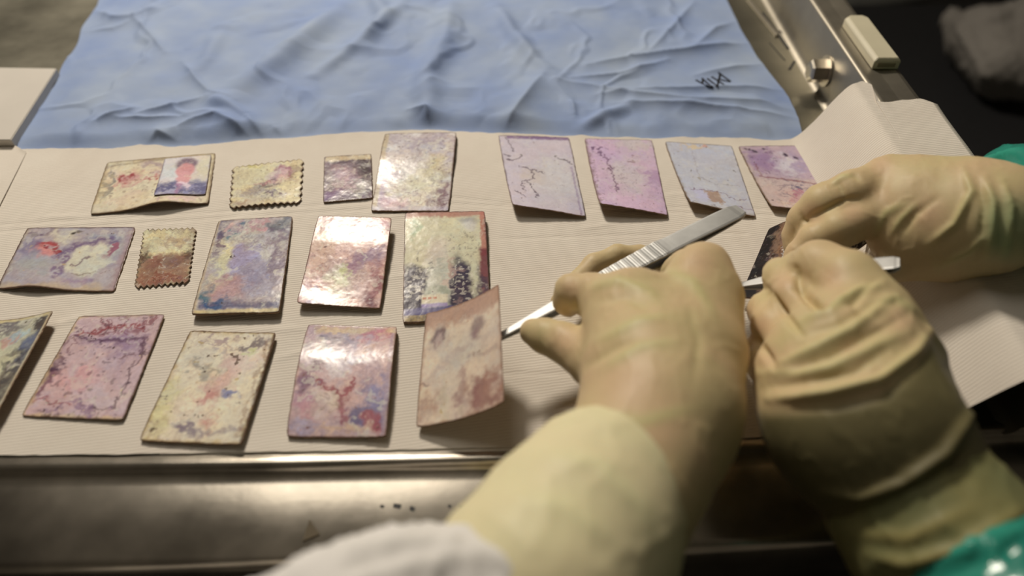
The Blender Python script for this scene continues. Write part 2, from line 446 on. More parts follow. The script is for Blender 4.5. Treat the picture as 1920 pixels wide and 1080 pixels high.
for pts, wd, hg, sh in folds:
    d, t = polydist(X, Y, W2(pts)); wd *= 1e-3
    e = np.clip(np.sin(np.pi * np.clip(t, 0.04, 0.96)), 0.0, 1) ** 0.5
    prof_ = np.exp(-(d / wd)) if sh else np.exp(-(d / wd) ** 2)
    Zd += hg * 1.45e-3 * e * prof_
yb = 0.2
bk_x = [-200, 44, 120, 215, 265, 330, 420, 480, 560, 640, 720, 800, 880, 940, 1090, 1160, 1400, 1470, 1700]; bk_y = [284, 284, 282, 284, 276, 278, 272, 266, 260, 254, 250, 246, 249, 254, 258, 262, 264, 266, 262]
eb = np.interp(PX, bk_x, bk_y); fl = sstep(eb - 26, eb - 1, PY); Zd = Zd * (1 - 0.96 * fl)
edge = np.minimum(U, 1 - U)[None, :]; Zd *= 0.35 + 0.65 * sstep(0, 0.05, edge)
Zd = np.maximum(Zd, 0.0003)
W0[..., 2] = TZ + Zd
Dx = W0.reshape(-1, 3)
drape = thing('surgical_drape', (0, 0.6, TZ), 'crumpled blue disposable drape spread over the steel table behind the towel', 'drape')
mesh_obj('drape_sheet', Dx, grid_faces(NU, NV)[:, ::-1], M_drape, drape, True)
from mathutils.bvhtree import BVHTree
bvh = BVHTree.FromPolygons([tuple(v) for v in Dx[:: 1]], [tuple(f) for f in grid_faces(NU, NV)])
def on_drape(px, py):
    d = T(px, py) - camo.location; d.normalize()
    h = bvh.ray_cast(camo.location, d); return h[0] if h[0] else T(px, py, 0.004)
strokes = [[(1000, 385), (1170, 520), (1340, 640)], [(1335, 655), (1200, 625), (1050, 590)], [(1045, 425), (1030, 540), (985, 650)],
           [(810, 512), (970, 610), (1150, 730)], [(1005, 640), (985, 720), (965, 785)], [(690, 560), (840, 680), (985, 785)],
           [(540, 550), (690, 690), (850, 800)], [(370, 600), (560, 710), (850, 812)], [(565, 585), (545, 690)]]
SV, SF = [], []
for st in strokes:
    P = []
    for a, b in zip(st, st[1:]):
        for k in range(6): P.append((a[0] + (b[0] - a[0]) * k / 6, a[1] + (b[1] - a[1]) * k / 6))
    P.append(st[-1])
    P = [on_drape(1280 + x / 15, 110 + y / 15) + Vector((0, -0.0002, 0.0004)) for x, y in P]
    base = len(SV)
    for i, p in enumerate(P):
        d = (P[min(i + 1, len(P) - 1)] - P[max(i - 1, 0)]).normalized(); s = Vector((-d.y, d.x, 0)) * 0.00085
        SV += [p - s, p + s, p + s - Vector((0, 0, 0.0012)), p - s - Vector((0, 0, 0.0012))]
    for i in range(len(P) - 1):
        for k in range(4): SF.append((base + 4 * i + k, base + 4 * i + (k + 1) % 4, base + 4 * i + 4 + (k + 1) % 4, base + 4 * i + 4 + k))
    SF += [tuple(base + k for k in (3, 2, 1, 0)), tuple(base + 4 * (len(P) - 1) + k for k in range(4))]
o = mesh_obj('ink_lettering', SV, SF, M_ink, drape, False); o['label'] = 'handwritten black letters'

# ------------------------------------------------------------------ paper towels
def rim_z(x):
    return (HW + 0.0012) * sstep(XW - 0.046, XW - 0.010, x) + 0.0006
def towel(name, back, front, nu, nv, zoff, seed, amp=1.0, wob=0.0005, tail=()):
    """back / front: pixel polylines on the table (left to right)"""
    B = np.array([[p.x, p.y] for p in (T(a, b, c) for a, b, c in back)]); Fr = np.array([[p.x, p.y] for p in (T(a, b, c) for a, b, c in front)] + list(tail))
    def resamp(P, n):
        s = np.r_[0, np.cumsum(np.hypot(*(P[1:] - P[:-1]).T))]; s /= s[-1]; u = np.linspace(0, 1, n)
        return np.stack([np.interp(u, s, P[:, 0]), np.interp(u, s, P[:, 1])], 1)
    b = resamp(B, nu); f = resamp(Fr, nu)
    u = np.linspace(0, 1, nu); v = np.linspace(0, 1, nv)[:, None]
    b[:, 1] += wob * (fbm(u * 90, u * 0, seed, 3) - 0.5) * 4
    f[:, 1] += wob * (fbm(u * 60, u * 0 + 3, seed, 3) - 0.5) * 2
    X = b[None, :, 0] * (1 - v) + f[None, :, 0] * v; Y = b[None, :, 1] * (1 - v) + f[None, :, 1] * v
    Z = rim_z(X) + zoff
    wav = 0.0011 * (fbm(X * 34, Y * 34, seed + 2, 3) - 0.35)
    bk = np.exp(-v / 0.05) * 0.0028 * (fbm(X * 55 , Y * 4, seed + 4, 2) - 0.2)
    Z = Z + amp * np.clip(wav, 0, 1) * 0.7 + amp * np.clip(bk, 0, 1)
    return X, Y, Z
back = [(44, 284, 0.0), (120, 282, 0), (215, 284, 0), (265, 276, 0), (330, 278, 0), (420, 272, 0), (480, 266, 0), (560, 260, 0), (640, 254, 0), (720, 250, 0), (800, 246, 0), (880, 249, 0),
        (940, 254, 0), (1000, 256, 0), (1090, 258, 0), (1160, 262, 0), (1250, 262, 0), (1330, 262, 0), (1400, 264, 0), (1470, 266, 0), (1545, 262, 0.001), (1578, 250, 0.004), (1600, 238, 0.012), (1632, 212, HW * 0.85),
        (1655, 198, HW), (1690, 192, HW), (1722, 193, HW), (1745, 200, HW)]
front = [(-330, 868, 0), (0, 856, 0), (200, 854, 0), (400, 851, 0), (640, 847, 0), (860, 842, 0), (1000, 839, 0), (1300, 830, 0), (1465, 818, 0), (1700, 800, 0)]
Xt, Yt, Zt = towel('t', back, front, 420, 170, 0.0004, 41, tail=([XW - .02, .1935], [XW, .1930], [XF, .1900]))
# perforated seam lines pressed into the towel
for pts in ([(-60, 425), (100, 418), (400, 400), (620, 385), (850, 372), (960, 384), (1500, 395)], [(-60, 440), (400, 412), (850, 385), (1500, 408)], [(860, 700), (1000, 704), (1300, 690)], [(940, 450), (1200, 442), (1400, 440)]):
    d, t = polydist(Xt, Yt, W2(pts)); Zt = Zt - 0.00045 * np.exp(-(d / 0.0009) ** 2)
# soft diagonal creases
rnd = random.Random(4)
for k in range(26):
    a = (rnd.uniform(0, 1400), rnd.uniform(330, 800)); an = rnd.uniform(-0.45, 0.1); Ln = rnd.uniform(60, 200)
    d, t = polydist(Xt, Yt, W2([a, (a[0] + Ln * math.cos(an), a[1] + Ln * math.sin(an))]))
    Zt = Zt + 0.0005 * np.exp(-(d / 0.0022) ** 2) * np.sin(np.pi * t)
Zt = np.maximum(Zt, rim_z(Xt))
TV = np.stack([Xt, Yt, TZ + Zt], -1)
# right border falls over the outer edge of the rim
ov = Xt[:, -1] - 0
towelo = thing('paper_towel', (0, 0.3, TZ), 'long white embossed paper towel under the stained photographs, running over the right rim', 'paper towel')
mesh_obj('towel_sheet', TV.reshape(-1, 3), grid_faces(420, 170)[:, ::-1], M_towel, towelo, True)
# overhanging strip past the flange edge
yy = TV[:, -1, 1]; n = len(yy)
st = [TV[:, -1], TV[:, -1] + np.array((0.004, 0, -0.0015)), TV[:, -1] + np.array((0.0065, 0, -0.008)), TV[:, -1] + np.array((0.007, 0, -0.022))]
mesh_obj('towel_overhang', np.stack(st, 1).reshape(-1, 3), grid_faces(4, n), M_towel, towelo, True)
# second ply showing along the front edge
lw = [(300, 853, 0), (640, 852, 0), (760, 850, 0), (1000, 846, 0), (1300, 836, 0), (1465, 824, 0), (1700, 806, 0)]
up = [(300, 800, 0), (640, 800, 0), (760, 800, 0), (1000, 800, 0), (1300, 790, 0), (1465, 780, 0), (1700, 770, 0)]
Xa, Ya, Za = towel('t', up, lw, 120, 10, -0.0002, 77, amp=0.2)
mesh_obj('lower_ply', np.stack([Xa, Ya, TZ + Za - 0.0002], -1).reshape(-1, 3), grid_faces(120, 10)[:, ::-1], M_towel, towelo, True)
# neighbouring towel at the left edge
bk2 = [(-330, 262, 0), (-120, 262, 0), (0, 268, 0), (30, 276, 0), (52, 290, 0)]; fr2 = [(-420, 440, 0), (-150, 432, 0), (-40, 425, 0), (-22, 420, 0), (-8, 410, 0)]
Xb, Yb_, Zb = towel('t', bk2, fr2, 70, 50, 0.0002, 15)
o = mesh_obj('paper_towel', np.stack([Xb, Yb_, TZ + np.maximum(Zb, 0.0012) + 0.0009], -1).reshape(-1, 3), grid_faces(70, 50)[:, ::-1], M_towel, None, True)
tag(o, 'separate sheet of greyish paper towel at the far left edge below the foam board', 'paper towel')

# ------------------------------------------------------------------ stained photographs
class Paint:
    def __init__(s, nu, nv, base, seed, asp=1.4):
        s.nu, s.nv, s.seed, s.asp = nu, nv, seed, asp
        u = np.linspace(0, 1, nu); v = np.linspace(0, 1, nv)
        s.U, s.V = np.meshgrid(u, v); s.Y = s.V * asp
        s.c = np.ones((nv, nu, 3)) * C(*base)
        s.k = 0
        s.wu = fbm(s.U * 5, s.Y * 5, seed + 1, 4) - 0.5; s.wv = fbm(s.U * 5, s.Y * 5, seed + 2, 4) - 0.5
        s.gu = fbm(s.U * 11, s.Y * 11, seed + 5, 3) - 0.5; s.gv = fbm(s.U * 11, s.Y * 11, seed + 6, 3) - 0.5
        s.hu = fbm(s.U * 22, s.Y * 22, seed + 3, 3) - 0.5; s.hv = fbm(s.U * 22, s.Y * 22, seed + 4, 3) - 0.5
    def nx(s): s.k += 31; return s.seed + s.k
    def mix(s, m, col):
        m = np.clip(m, 0, 1)[..., None]; g = sum(col) / 3.0; col = [g + (x - g) * .8 for x in col]; s.c = s.c * (1 - m) + C(*col) * m; return s
    def mot(s, col, scale, lo, hi, amt):
        f = fbm(s.U * scale + s.wu, s.Y * scale + s.wv, s.nx(), 3); return s.mix(sstep(lo - .08, hi + .1, f) * amt * .85, col)
    def blob(s, u, v, ru, rv, col, amt=0.8, rag=0.32, soft=0.7, rot=0):
        du = s.U - u + s.wu * rag + s.gu * rag * .55 + s.hu * rag * 0.35; dv = s.V - v + (s.wv * rag + s.gv * rag * .55 + s.hv * rag * 0.35) / s.asp ** .5
        if rot:
            c, q = math.cos(rot), math.sin(rot); du, dv = c * du + q * dv, -q * du + c * dv
        d = np.sqrt((du / ru) ** 2 + (dv / rv) ** 2); return s.mix((1 - sstep(1 - soft, 1 + soft * 0.6, d)) * amt, col)
    def poly(s, pts, wd, col, amt=0.8, rag=0.06, soft=1.0):
        d, t = polydist(s.U + s.wu * rag + s.hu * rag, s.Y + s.wv * rag + s.hv * rag, [(a, b * s.asp) for a, b in pts])
        return s.mix(np.exp(-(d / wd) ** 2) * amt, col)
    def box(s, u0, v0, u1, v1, col, amt=1, soft=0.02, rag=0.02):
        a = s.U + s.hu * rag; b = s.V + s.hv * rag
        m = sstep(u0 - soft, u0 + soft, a) * (1 - sstep(u1 - soft, u1 + soft, a)) * sstep(v0 - soft, v0 + soft, b) * (1 - sstep(v1 - soft, v1 + soft, b))
        return s.mix(m * amt, col)
    def finish(s, a=1.0):
        f1 = fbm(s.U * 9 + s.wu * 3, s.Y * 9 + s.wv * 3, s.nx(), 4); f2 = fbm(s.U * 34, s.Y * 34, s.nx(), 3); f3 = fbm(s.U * 6 + s.wu * 4, s.Y * 6 + s.wv * 4, s.nx(), 4)
        vein = np.exp(-((f3 - .5) / .018) ** 2) * sstep(.42, .62, f1)
        f4 = fbm(s.U * 5 + s.gu * 2, s.Y * 5 + s.gv * 2, s.nx(), 4); f5 = fbm(s.U * 60, s.Y * 60, s.nx(), 2)
        k = 1.06 + .55 * (f1 - .5) + .35 * (f2 - .5) + .3 * (f5 - .5) - .22 * vein
        warm = (f4 - .5)[..., None] * np.array((.28, .04, -.30))
        k = 1.0 + (k - 1.0) * a; warm = warm * a
        s.c = np.clip(s.c * (k[..., None] ** np.array((.9, 1.06, 1.0))) * (1 + warm), .004, .92)
        s.mix(sstep(.60, .74, fbm(s.U * 7 + s.gu * 3, s.Y * 7 + s.gv * 3, s.nx(), 4)) * .5 * a, (214, 202, 172))
        s.mix(sstep(.62, .76, fbm(s.U * 6 + s.gu * 3, s.Y * 6 + s.gv * 3, s.nx(), 4)) * .3 * a * a, (128, 92, 104))
        d = np.minimum(np.minimum(s.U, 1 - s.U), np.minimum(s.Y, s.asp - s.Y)); n = fbm(s.U * 16, s.Y * 16, s.nx(), 3)
        return s.mix((1 - sstep(0, .022 * (.5 + 1.2 * n), d)) * .6, (95, 66, 50))
    def edge(s, wd, col, amt=0.8, rag=1.0, sides='lrtb'):
        d = np.full(s.U.shape, 9.0)
        if 'l' in sides: d = np.minimum(d, s.U)
        if 'r' in sides: d = np.minimum(d, 1 - s.U)
        if 't' in sides: d = np.minimum(d, s.Y)
        if 'b' in sides: d = np.minimum(d, s.asp - s.Y)
        n = fbm(s.U * 12, s.Y * 12, s.nx(), 4)
        return s.mix((1 - sstep(0, wd * (1 + rag * (n - 0.5) * 3), d)) * amt, col)
    def speck(s, col, scale, thr, amt, u=0.5, v=0.5, ru=9, rv=9):
        f = fbm(s.U * scale, s.Y * scale, s.nx(), 2); amt = amt * .6; thr = thr + .05; d = np.sqrt(((s.U - u) / ru) ** 2 + ((s.V - v) / rv) ** 2) + s.wu
        return s.mix(sstep(thr, thr + 0.06, f) * (1 - sstep(0.7, 1.1, d)) * amt, col)
    def crack(s, col, scale, wd, amt, u=0.5, v=0.5, ru=9, rv=9):
        f = fbm(s.U * scale + s.wu * 2, s.Y * scale + s.wv * 2, s.nx(), 4); d = np.sqrt(((s.U - u) / ru) ** 2 + ((s.V - v) / rv) ** 2) + s.wu
        return s.mix(.75 * np.exp(-((f - 0.5) / wd) ** 2) * (1 - sstep(0.6, 1.1, d)) * amt, col)

CREAM, TAN, PURP, DPUR, PINK, RED, BLUE, DBLUE, BROWN, BLACK, TEAL, GREY = ((205, 192, 160), (190, 160, 120), (140, 110, 130), (80, 55, 80), (205, 150, 145), (165, 65, 65),
    (130, 125, 165), (75, 75, 120), (110, 75, 60), (45, 35, 38), (70, 110, 130), (150, 145, 140))
def wash(p, cols, amt=0.5):
    for i, c in enumerate(cols): p.mot(c, 2.2 + 0.9 * i, 0.46, 0.68, amt)
    return p

def p_card(p):       # wide card, red smears and a pasted portrait
    p.mot((215, 195, 160), 3, .4, .7, .5).mot((205, 170, 150), 4, .5, .7, .4)
    p.blob(.24, .34, .12, .13, (205, 130, 125), .7, .3).blob(.2, .30, .05, .07, (165, 60, 60), .9, .35).blob(.50, .30, .09, .10, (185, 150, 150), .6)
    p.poly([(.43, .44), (.55, .38), (.58, .3)], .022, (175, 75, 75), .85, .2).poly([(.15, .45), (.3, .5), (.42, .42)], .03, (195, 120, 115), .6, .25)
    p.blob(.46, .10, .12, .06, (150, 115, 125), .6).poly([(.05, .1), (.3, .04), (.56, .02)], .02, (110, 85, 75), .6)
    p.blob(.06, .45, .035, .30, (110, 105, 105), .75).blob(.1, .8, .05, .2, (200, 185, 140), .5).speck((120, 80, 65), 30, .68, .7).blob(.25, .75, .15, .12, (215, 180, 150), .5)
    p.poly([(.585, 0), (.585, 1)], .008, (170, 130, 140), .7, .01).edge(.03, (130, 100, 70), .7).edge(.10, (195, 170, 115), .4)
    p.blob(.8, .95, .2, .06, (215, 170, 160), .6)
def p_portrait(p):
    p.mot((200, 190, 190), 3, .4, .6, .6).blob(.2, .35, .25, .2, (195, 195, 185), .8).blob(.9, .3, .2, .35, (205, 190, 150), .8)
    p.blob(.5, .95, .75, .34, (92, 88, 122), .95, .15, .25).blob(.25, .93, .22, .12, (185, 175, 190), .6, .6).blob(.8, .9, .2, .1, (150, 145, 175), .7, .6)
    p.blob(.50, .2, .24, .17, (125, 98, 108), .95, .06, .3).blob(.5, .36, .2, .19, (208, 138, 132), 1, .06, .25).blob(.51, .58, .16, .18, (212, 146, 142), .98, .1, .3).blob(.55, .74, .13, .12, (220, 190, 192), .85, .3)
    p.poly([(.45, .75), (.42, 1)], .05, (165, 100, 130), .7, .1).edge(.03, (120, 100, 125), .7)
def p_stampA(p):     # pinked print, cream left, figure right
    p.mot((200, 185, 135), 3, .4, .7, .5).blob(.66, .35, .18, .2, (185, 135, 140), .8).blob(.70, .24, .11, .13, (195, 150, 145), .9, .15)
    p.poly([(.6, .2), (.7, .12), (.82, .22), (.82, .4)], .03, (150, 85, 100), .8, .08).blob(.45, .45, .14, .06, (190, 110, 115), .7).blob(.38, .68, .16, .2, (135, 120, 125), .7, .5)
    p.blob(.62, .7, .1, .16, (110, 85, 105), .8, .6).speck((60, 40, 55), 14, .58, .8, .58, .65, .2, .3).crack((120, 80, 90), 8, .03, .6, .5, .65, .35, .35)
    p.blob(.88, .35, .04, .3, (140, 105, 85), .5).blob(.25, .92, .25, .06, (160, 120, 100), .6).edge(.03, (120, 90, 65), .8).blob(.3, .12, .06, .04, (180, 160, 70), .7)
def p_smalldark(p):
    p.mot((80, 60, 70), 3, .3, .5, .9).blob(.45, .55, .26, .28, (190, 150, 150), .85, .4).mot((120, 95, 115), 5, .5, .65, .6).blob(.85, .3, .2, .28, (70, 52, 50), .95, .2)
    p.blob(.12, .5, .14, .2, (165, 145, 130), .6).blob(.15, .85, .2, .15, (125, 90, 125), .8).blob(.8, .78, .24, .2, (150, 140, 125), .7, .6).speck((45, 35, 45), 16, .55, .7, .75, .75, .35, .3)
    p.box(.02, 0, 1, .12, (205, 175, 125), .85, .03, .06).poly([(.1, .15), (.6, .15)], .04, (75, 50, 60), .8).edge(.035, (85, 60, 50), .85)
def p_cream_gloss(p):
    p.mot((170, 150, 155), 3, .4, .65, .6).blob(.55, .12, .5, .12, (165, 145, 148), .7).blob(.55, .70, .36, .24, (205, 195, 160), .9, .3).blob(.8, .5, .2, .15, (205, 190, 130), .6)
    p.blob(.12, .7, .14, .2, (150, 105, 130), .7).blob(.3, .9, .22, .1, (200, 150, 160), .7).blob(.9, .8, .1, .2, (125, 85, 95), .75, .4).blob(.78, .92, .16, .07, (115, 75, 80), .6, .5)
    p.mot((225, 215, 200), 5, .55, .7, .6).crack((120, 85, 95), 7, .02, .5, .6, .85, .4, .2).speck((90, 60, 70), 22, .66, .6)
    p.box(-.1, -.1, .07, 1.1, (190, 165, 125), .9, .015, .02).edge(.018, (120, 85, 65), .8).box(.0, .95, 1, 1, (185, 170, 175), .6)
def p_lilac(p):
    p.mot((188, 172, 172), 2, .4, .7, .6).mot((180, 168, 180), 4, .5, .7, .5).blob(.7, .6, .4, .3, (192, 186, 172), .5).blob(.4, .55, .2, .12, (190, 165, 140), .5)
    for pts in ([(.12, .04), (.16, .14), (.15, .22)], [(.05, .35), (.2, .33), (.27, .27)], [(.25, .42), (.38, .47), (.36, .58), (.22, .66), (.2, .76)], [(.38, .46), (.55, .5)], [(.3, .64), (.36, .74), (.4, .84)], [(.1, .78), (.2, .86)], [(.75, .28), (.95, .36)], [(.02, .28), (.08, .3)]):
        p.poly(pts, .011, (75, 50, 65), .85, .09)
    p.edge(.02, (90, 70, 75), .7, 1, 'l').box(.12, -.02, 1, .045, (105, 60, 110), .85, .012, .02).blob(.1, .03, .08, .04, (120, 75, 85), .8).box(.93, .4, .96, 1, (140, 110, 140), .6, .01, .03).edge(.012, (120, 95, 95), .6)
def p_pinklilac(p):
    p.mot((185, 150, 172), 2, .35, .6, .8).blob(.3, .25, .3, .25, (190, 150, 175), .7).blob(.55, .5, .3, .3, (190, 172, 165), .8).blob(.9, .5, .12, .13, (165, 125, 155), .8).blob(.5, .9, .5, .15, (200, 160, 175), .8).blob(.75, .08, .35, .1, (185, 172, 158), .7)
    p.blob(.14, .2, .03, .04, (95, 55, 90), .9).poly([(.25, .22), (.29, .36), (.35, .46), (.33, .62), (.32, .78)], .016, (105, 60, 90), .85, .1).blob(.34, .46, .03, .05, (90, 45, 75), .8, .4)
    p.crack((115, 85, 100), 9, .02, .6, .5, .5, .22, .25).edge(.06, (125, 95, 85), .7, 1, 'l').crack((105, 60, 55), 14, .04, .8, .03, .6, .07, .6).edge(.012, (130, 90, 85), .7).speck((110, 75, 90), 25, .7, .6)
def p_bluegrey(p):
    p.mot((176, 174, 178), 2, .4, .6, .8).mot((170, 168, 182), 3, .5, .7, .5).blob(.42, .06, .25, .035, (205, 175, 130), .9).blob(.58, .05, .05, .03, (195, 120, 110), .8).blob(.25, .78, .16, .12, (178, 170, 190), .9)
    p.box(.34, .72, .56, .9, (165, 130, 105), .95, .02, .1).poly([(.15, .74), (.4, .7), (.6, .74), (.75, .8), (.95, .78)], .012, (110, 70, 85), .8, .12).poly([(.35, .55), (.6, .62), (.9, .58)], .008, (130, 120, 120), .7, .1)
    p.poly([(.36, .12), (.36, .5), (.42, .6)], .007, (140, 125, 125), .6, .08).edge(.05, (150, 135, 110), .7, 1, 'lb').edge(.015, (95, 80, 65), .8).speck((80, 60, 50), 24, .66, .8, .5, .97, .6, .06).poly([(.75, .9), (1, .92)], .01, (120, 80, 110), .7)
def p_scene(p):      # purple upper half, crackled lower half
    p.mot((165, 135, 150), 3, .4, .6, .8).blob(.3, .25, .3, .2, (140, 100, 140), .7, .4).blob(.68, .33, .22, .16, (195, 180, 180), .9, .3).blob(.85, .3, .1, .15, (150, 125, 155), .7)
    p.box(0, .52, 1, 1, (190, 160, 145), .85, .03, .05).poly([(.12, .5), (.4, .52), (.95, .58)], .018, (135, 75, 75), .85, .05).poly([(.14, .3), (.15, .5)], .02, (135, 80, 90), .8, .05)
    p.crack((85, 60, 85), 10, .05, .75, .6, .75, .5, .28).blob(.68, .68, .12, .07, (80, 70, 100), .8, .6).blob(.5, .85, .2, .1, (190, 130, 120), .7).blob(.68, .78, .1, .07, (170, 85, 105), .7, .5).blob(.5, .97, .4, .05, (200, 155, 120), .7)
    for a, b in ((.16, .07), (.22, .09), (.38, .05), (.7, .16), (.84, .2), (.1, .04)): p.blob(a, b, .035, .025, (60, 35, 60), .95, .08)
    p.edge(.09, (175, 150, 130), .5, 1, 'l').edge(.02, (100, 70, 60), .8).speck((85, 50, 75), 20, .64, .7, .3, .25, .4, .3)
def p_wide(p):       # wide print, purple / red / white boots
    p.mot((150, 140, 150), 3, .35, .6, .8).blob(.25, .65, .2, .2, (160, 158, 150), .8, .4).blob(.38, .1, .14, .10, (200, 185, 155), .9, .3)
    p.blob(.7, .55, .22, .25, (200, 190, 160), .95, .25, .25).blob(.87, .3, .09, .22, (185, 182, 165), .9, .2).blob(.72, .15, .14, .07, (150, 150, 155), .8)
    p.poly([(.42, .42), (.55, .28), (.72, .2), (.86, .24)], .045, (110, 85, 115), .9, .1).blob(.87, .32, .05, .12, (155, 85, 100), .95, .2, .3).poly([(.28, .36), (.4, .42), (.5, .5), (.48, .8)], .03, (115, 85, 115), .85, .15)
    p.blob(.26, .36, .09, .11, (205, 125, 115), .95, .2).poly([(.17, .28), (.28, .27), (.33, .26)], .028, (165, 50, 50), .9, .08).blob(.33, .3, .04, .06, (150, 55, 55), .9).blob(.12, .3, .08, .2, (120, 105, 130), .7).blob(.12, .08, .14, .07, (85, 55, 85), .9)
    p.blob(.45, .1, .03, .025, (50, 45, 40), .95, .05).blob(.5, .06, .06, .035, (90, 75, 65), .8, .3).poly([(.57, .62), (.68, .5)], .014, (120, 90, 95), .8, .1).poly([(.62, .78), (.72, .75)], .012, (130, 105, 90), .7, .1).crack((130, 95, 85), 9, .025, .7, .85, .68, .12, .14)
    p.poly([(.55, .9), (.75, .88)], .03, (145, 115, 140), .7, .1).edge(.1, (185, 155, 110), .75, 1, 'b').edge(.09, (165, 125, 120), .7, .8, 'r').edge(.05, (170, 145, 105), .6, 1, 'l').edge(.018, (75, 50, 50), .85)
def p_stampB(p):
    p.mot((195, 180, 135), 4, .4, .7, .5).blob(.6, .25, .3, .1, (190, 150, 110), .5).box(0, .5, 1, 1, (150, 105, 80), .9, .06, .1).blob(.3, .62, .18, .14, (150, 95, 75), .8).blob(.5, .58, .1, .1, (150, 125, 105), .8).blob(.68, .62, .12, .14, (140, 105, 90), .8)
    p.blob(.05, .5, .12, .1, (70, 65, 55), .85, .3).blob(.92, .55, .14, .12, (75, 60, 50), .8, .4).mot((115, 65, 45), 5, .5, .65, .4).blob(.5, .92, .6, .1, (140, 80, 60), .85).edge(.05, (120, 100, 70), .7).speck((195, 150, 120), 28, .6, .5, .5, .85, .5, .15)
def p_bluepurple(p):
    p.mot((160, 145, 145), 3, .35, .6, .8).mot((190, 180, 150), 4, .5, .68, .6).blob(.45, .45, .18, .16, (150, 135, 165), .8, .4).blob(.38, .75, .22, .16, (180, 135, 130), .9, .3).blob(.7, .65, .22, .2, (140, 125, 145), .7)
    p.blob(.22, .45, .1, .28, (205, 190, 140), .9, .3).blob(.3, .13, .08, .07, (70, 105, 125), .85, .3).blob(.12, .84, .12, .1, (60, 100, 115), .9, .3).box(.05, .9, .98, .96, (80, 75, 105), .85, .03, .06).blob(.25, .9, .2, .05, (55, 85, 120), .85)
    p.blob(.12, .1, .1, .09, (95, 80, 100), .9, .3).blob(.08, .28, .06, .16, (95, 70, 85), .8, .3).blob(.88, .12, .14, .12, (95, 100, 105), .9, .3).blob(.9, .45, .1, .35, (115, 90, 105), .8, .4).blob(.5, .07, .25, .05, (185, 135, 140), .7, .4).blob(.68, .1, .08, .05, (190, 130, 135), .7)
    p.crack((120, 95, 75), 10, .05, .6, .68, .3, .16, .12).poly([(.15, .12), (.2, .05)], .03, (210, 160, 145), .7).crack((115, 85, 95), 7, .02, .4).box(0, .965, 1, 1, (200, 175, 120), .95, .01, .02).box(-.1, -.1, .035, 1.1, (185, 160, 125), .8, .012, .02).edge(.015, (80, 60, 50), .85)
def p_redgloss(p):
    p.mot((205, 160, 145), 3, .35, .6, .7).blob(.15, .4, .2, .25, (205, 160, 125), .7).blob(.55, .12, .35, .06, (150, 125, 140), .8).blob(.85, .15, .15, .1, (195, 135, 145), .7)
    p.blob(.78, .5, .25, .14, (130, 95, 125), .85, .4).blob(.6, .56, .13, .12, (150, 90, 105), .8, .4).blob(.42, .72, .18, .15, (205, 195, 150), .95, .25).blob(.52, .63, .07, .1, (190, 185, 110), .8).blob(.72, .72, .14, .14, (185, 145, 125), .7, .4)
    p.blob(.93, .78, .1, .25, (140, 65, 70), .9, .3).blob(.9, .95, .16, .08, (110, 45, 55), .9, .3).blob(.1, .84, .13, .1, (150, 80, 100), .85, .4).poly([(.12, .78), (.4, .92), (.7, .93)], .05, (195, 130, 105), .8).blob(.14, .93, .14, .05, (140, 120, 145), .8)
    p.crack((140, 75, 65), 8, .03, .7, .25, .6, .25, .18).speck((110, 50, 60), 20, .63, .6).edge(.03, (165, 110, 85), .7).edge(.012, (100, 60, 50), .85)
def p_suit(p):       # figure in a dark suit, face washed out
    p.mot((200, 190, 155), 3, .4, .7, .5).box(-.1, -.1, 1.1, .055, (175, 100, 85), .8, .02, .04).box(.93, -.1, 1.1, .45, (185, 110, 90), .9, .015, .03).box(.90, .38, 1.1, .85, (125, 55, 60), .95, .03, .04)
    p.blob(.13, .2, .1, .08, (165, 180, 140), .8).blob(.80, .09, .14, .04, (150, 145, 140), .8, .1).blob(.8, .14, .1, .06, (195, 185, 170), .9, .1)
    d1 = lambda *a: p.blob(*a)
    p.blob(.12, .82, .2, .34, (58, 46, 60), 1, .15, .2).blob(.68, .78, .22, .32, (64, 52, 66), 1, .15, .25).blob(.88, .7, .07, .2, (80, 60, 70), .9, .3).blob(.4, .66, .15, .33, (188, 180, 155), .97, .08, .25).blob(.4, .38, .16, .14, (200, 180, 155), .9, .1)
    p.blob(.83, .6, .05, .24, (200, 190, 150), .9, .1).blob(.42, .58, .15, .05, (160, 158, 140), .7).blob(.44, .74, .12, .07, (135, 140, 115), .7).blob(.56, .65, .06, .16, (190, 145, 125), .6, .5)
    p.speck((205, 190, 165), 26, .56, .9, .14, .65, .18, .28).speck((205, 190, 165), 26, .6, .85, .7, .65, .22, .26).speck((75, 60, 70), 24, .56, .8, .2, .52, .18, .13).speck((100, 85, 80), 30, .6, .6, .72, .38, .25, .18)
    p.box(.21, .78, .51, .855, (208, 190, 155), .95, .012, .01)
    for a in (.225, .285, .345): p.box(a, .80, a + .042, .818, (190, 110, 80), .9, .006, .005)
    p.box(-.1, .885, 1.1, .945, (85, 75, 120), .9, .012, .02).box(.21, .855, .51, .885, (150, 120, 175), .7, .01, .01).box(-.1, .945, 1.1, 1.1, (165, 135, 80), .95, .006, .01).crack((60, 40, 25), 10, .09, .9, .3, .975, .9, .04).edge(.02, (110, 75, 75), .8)
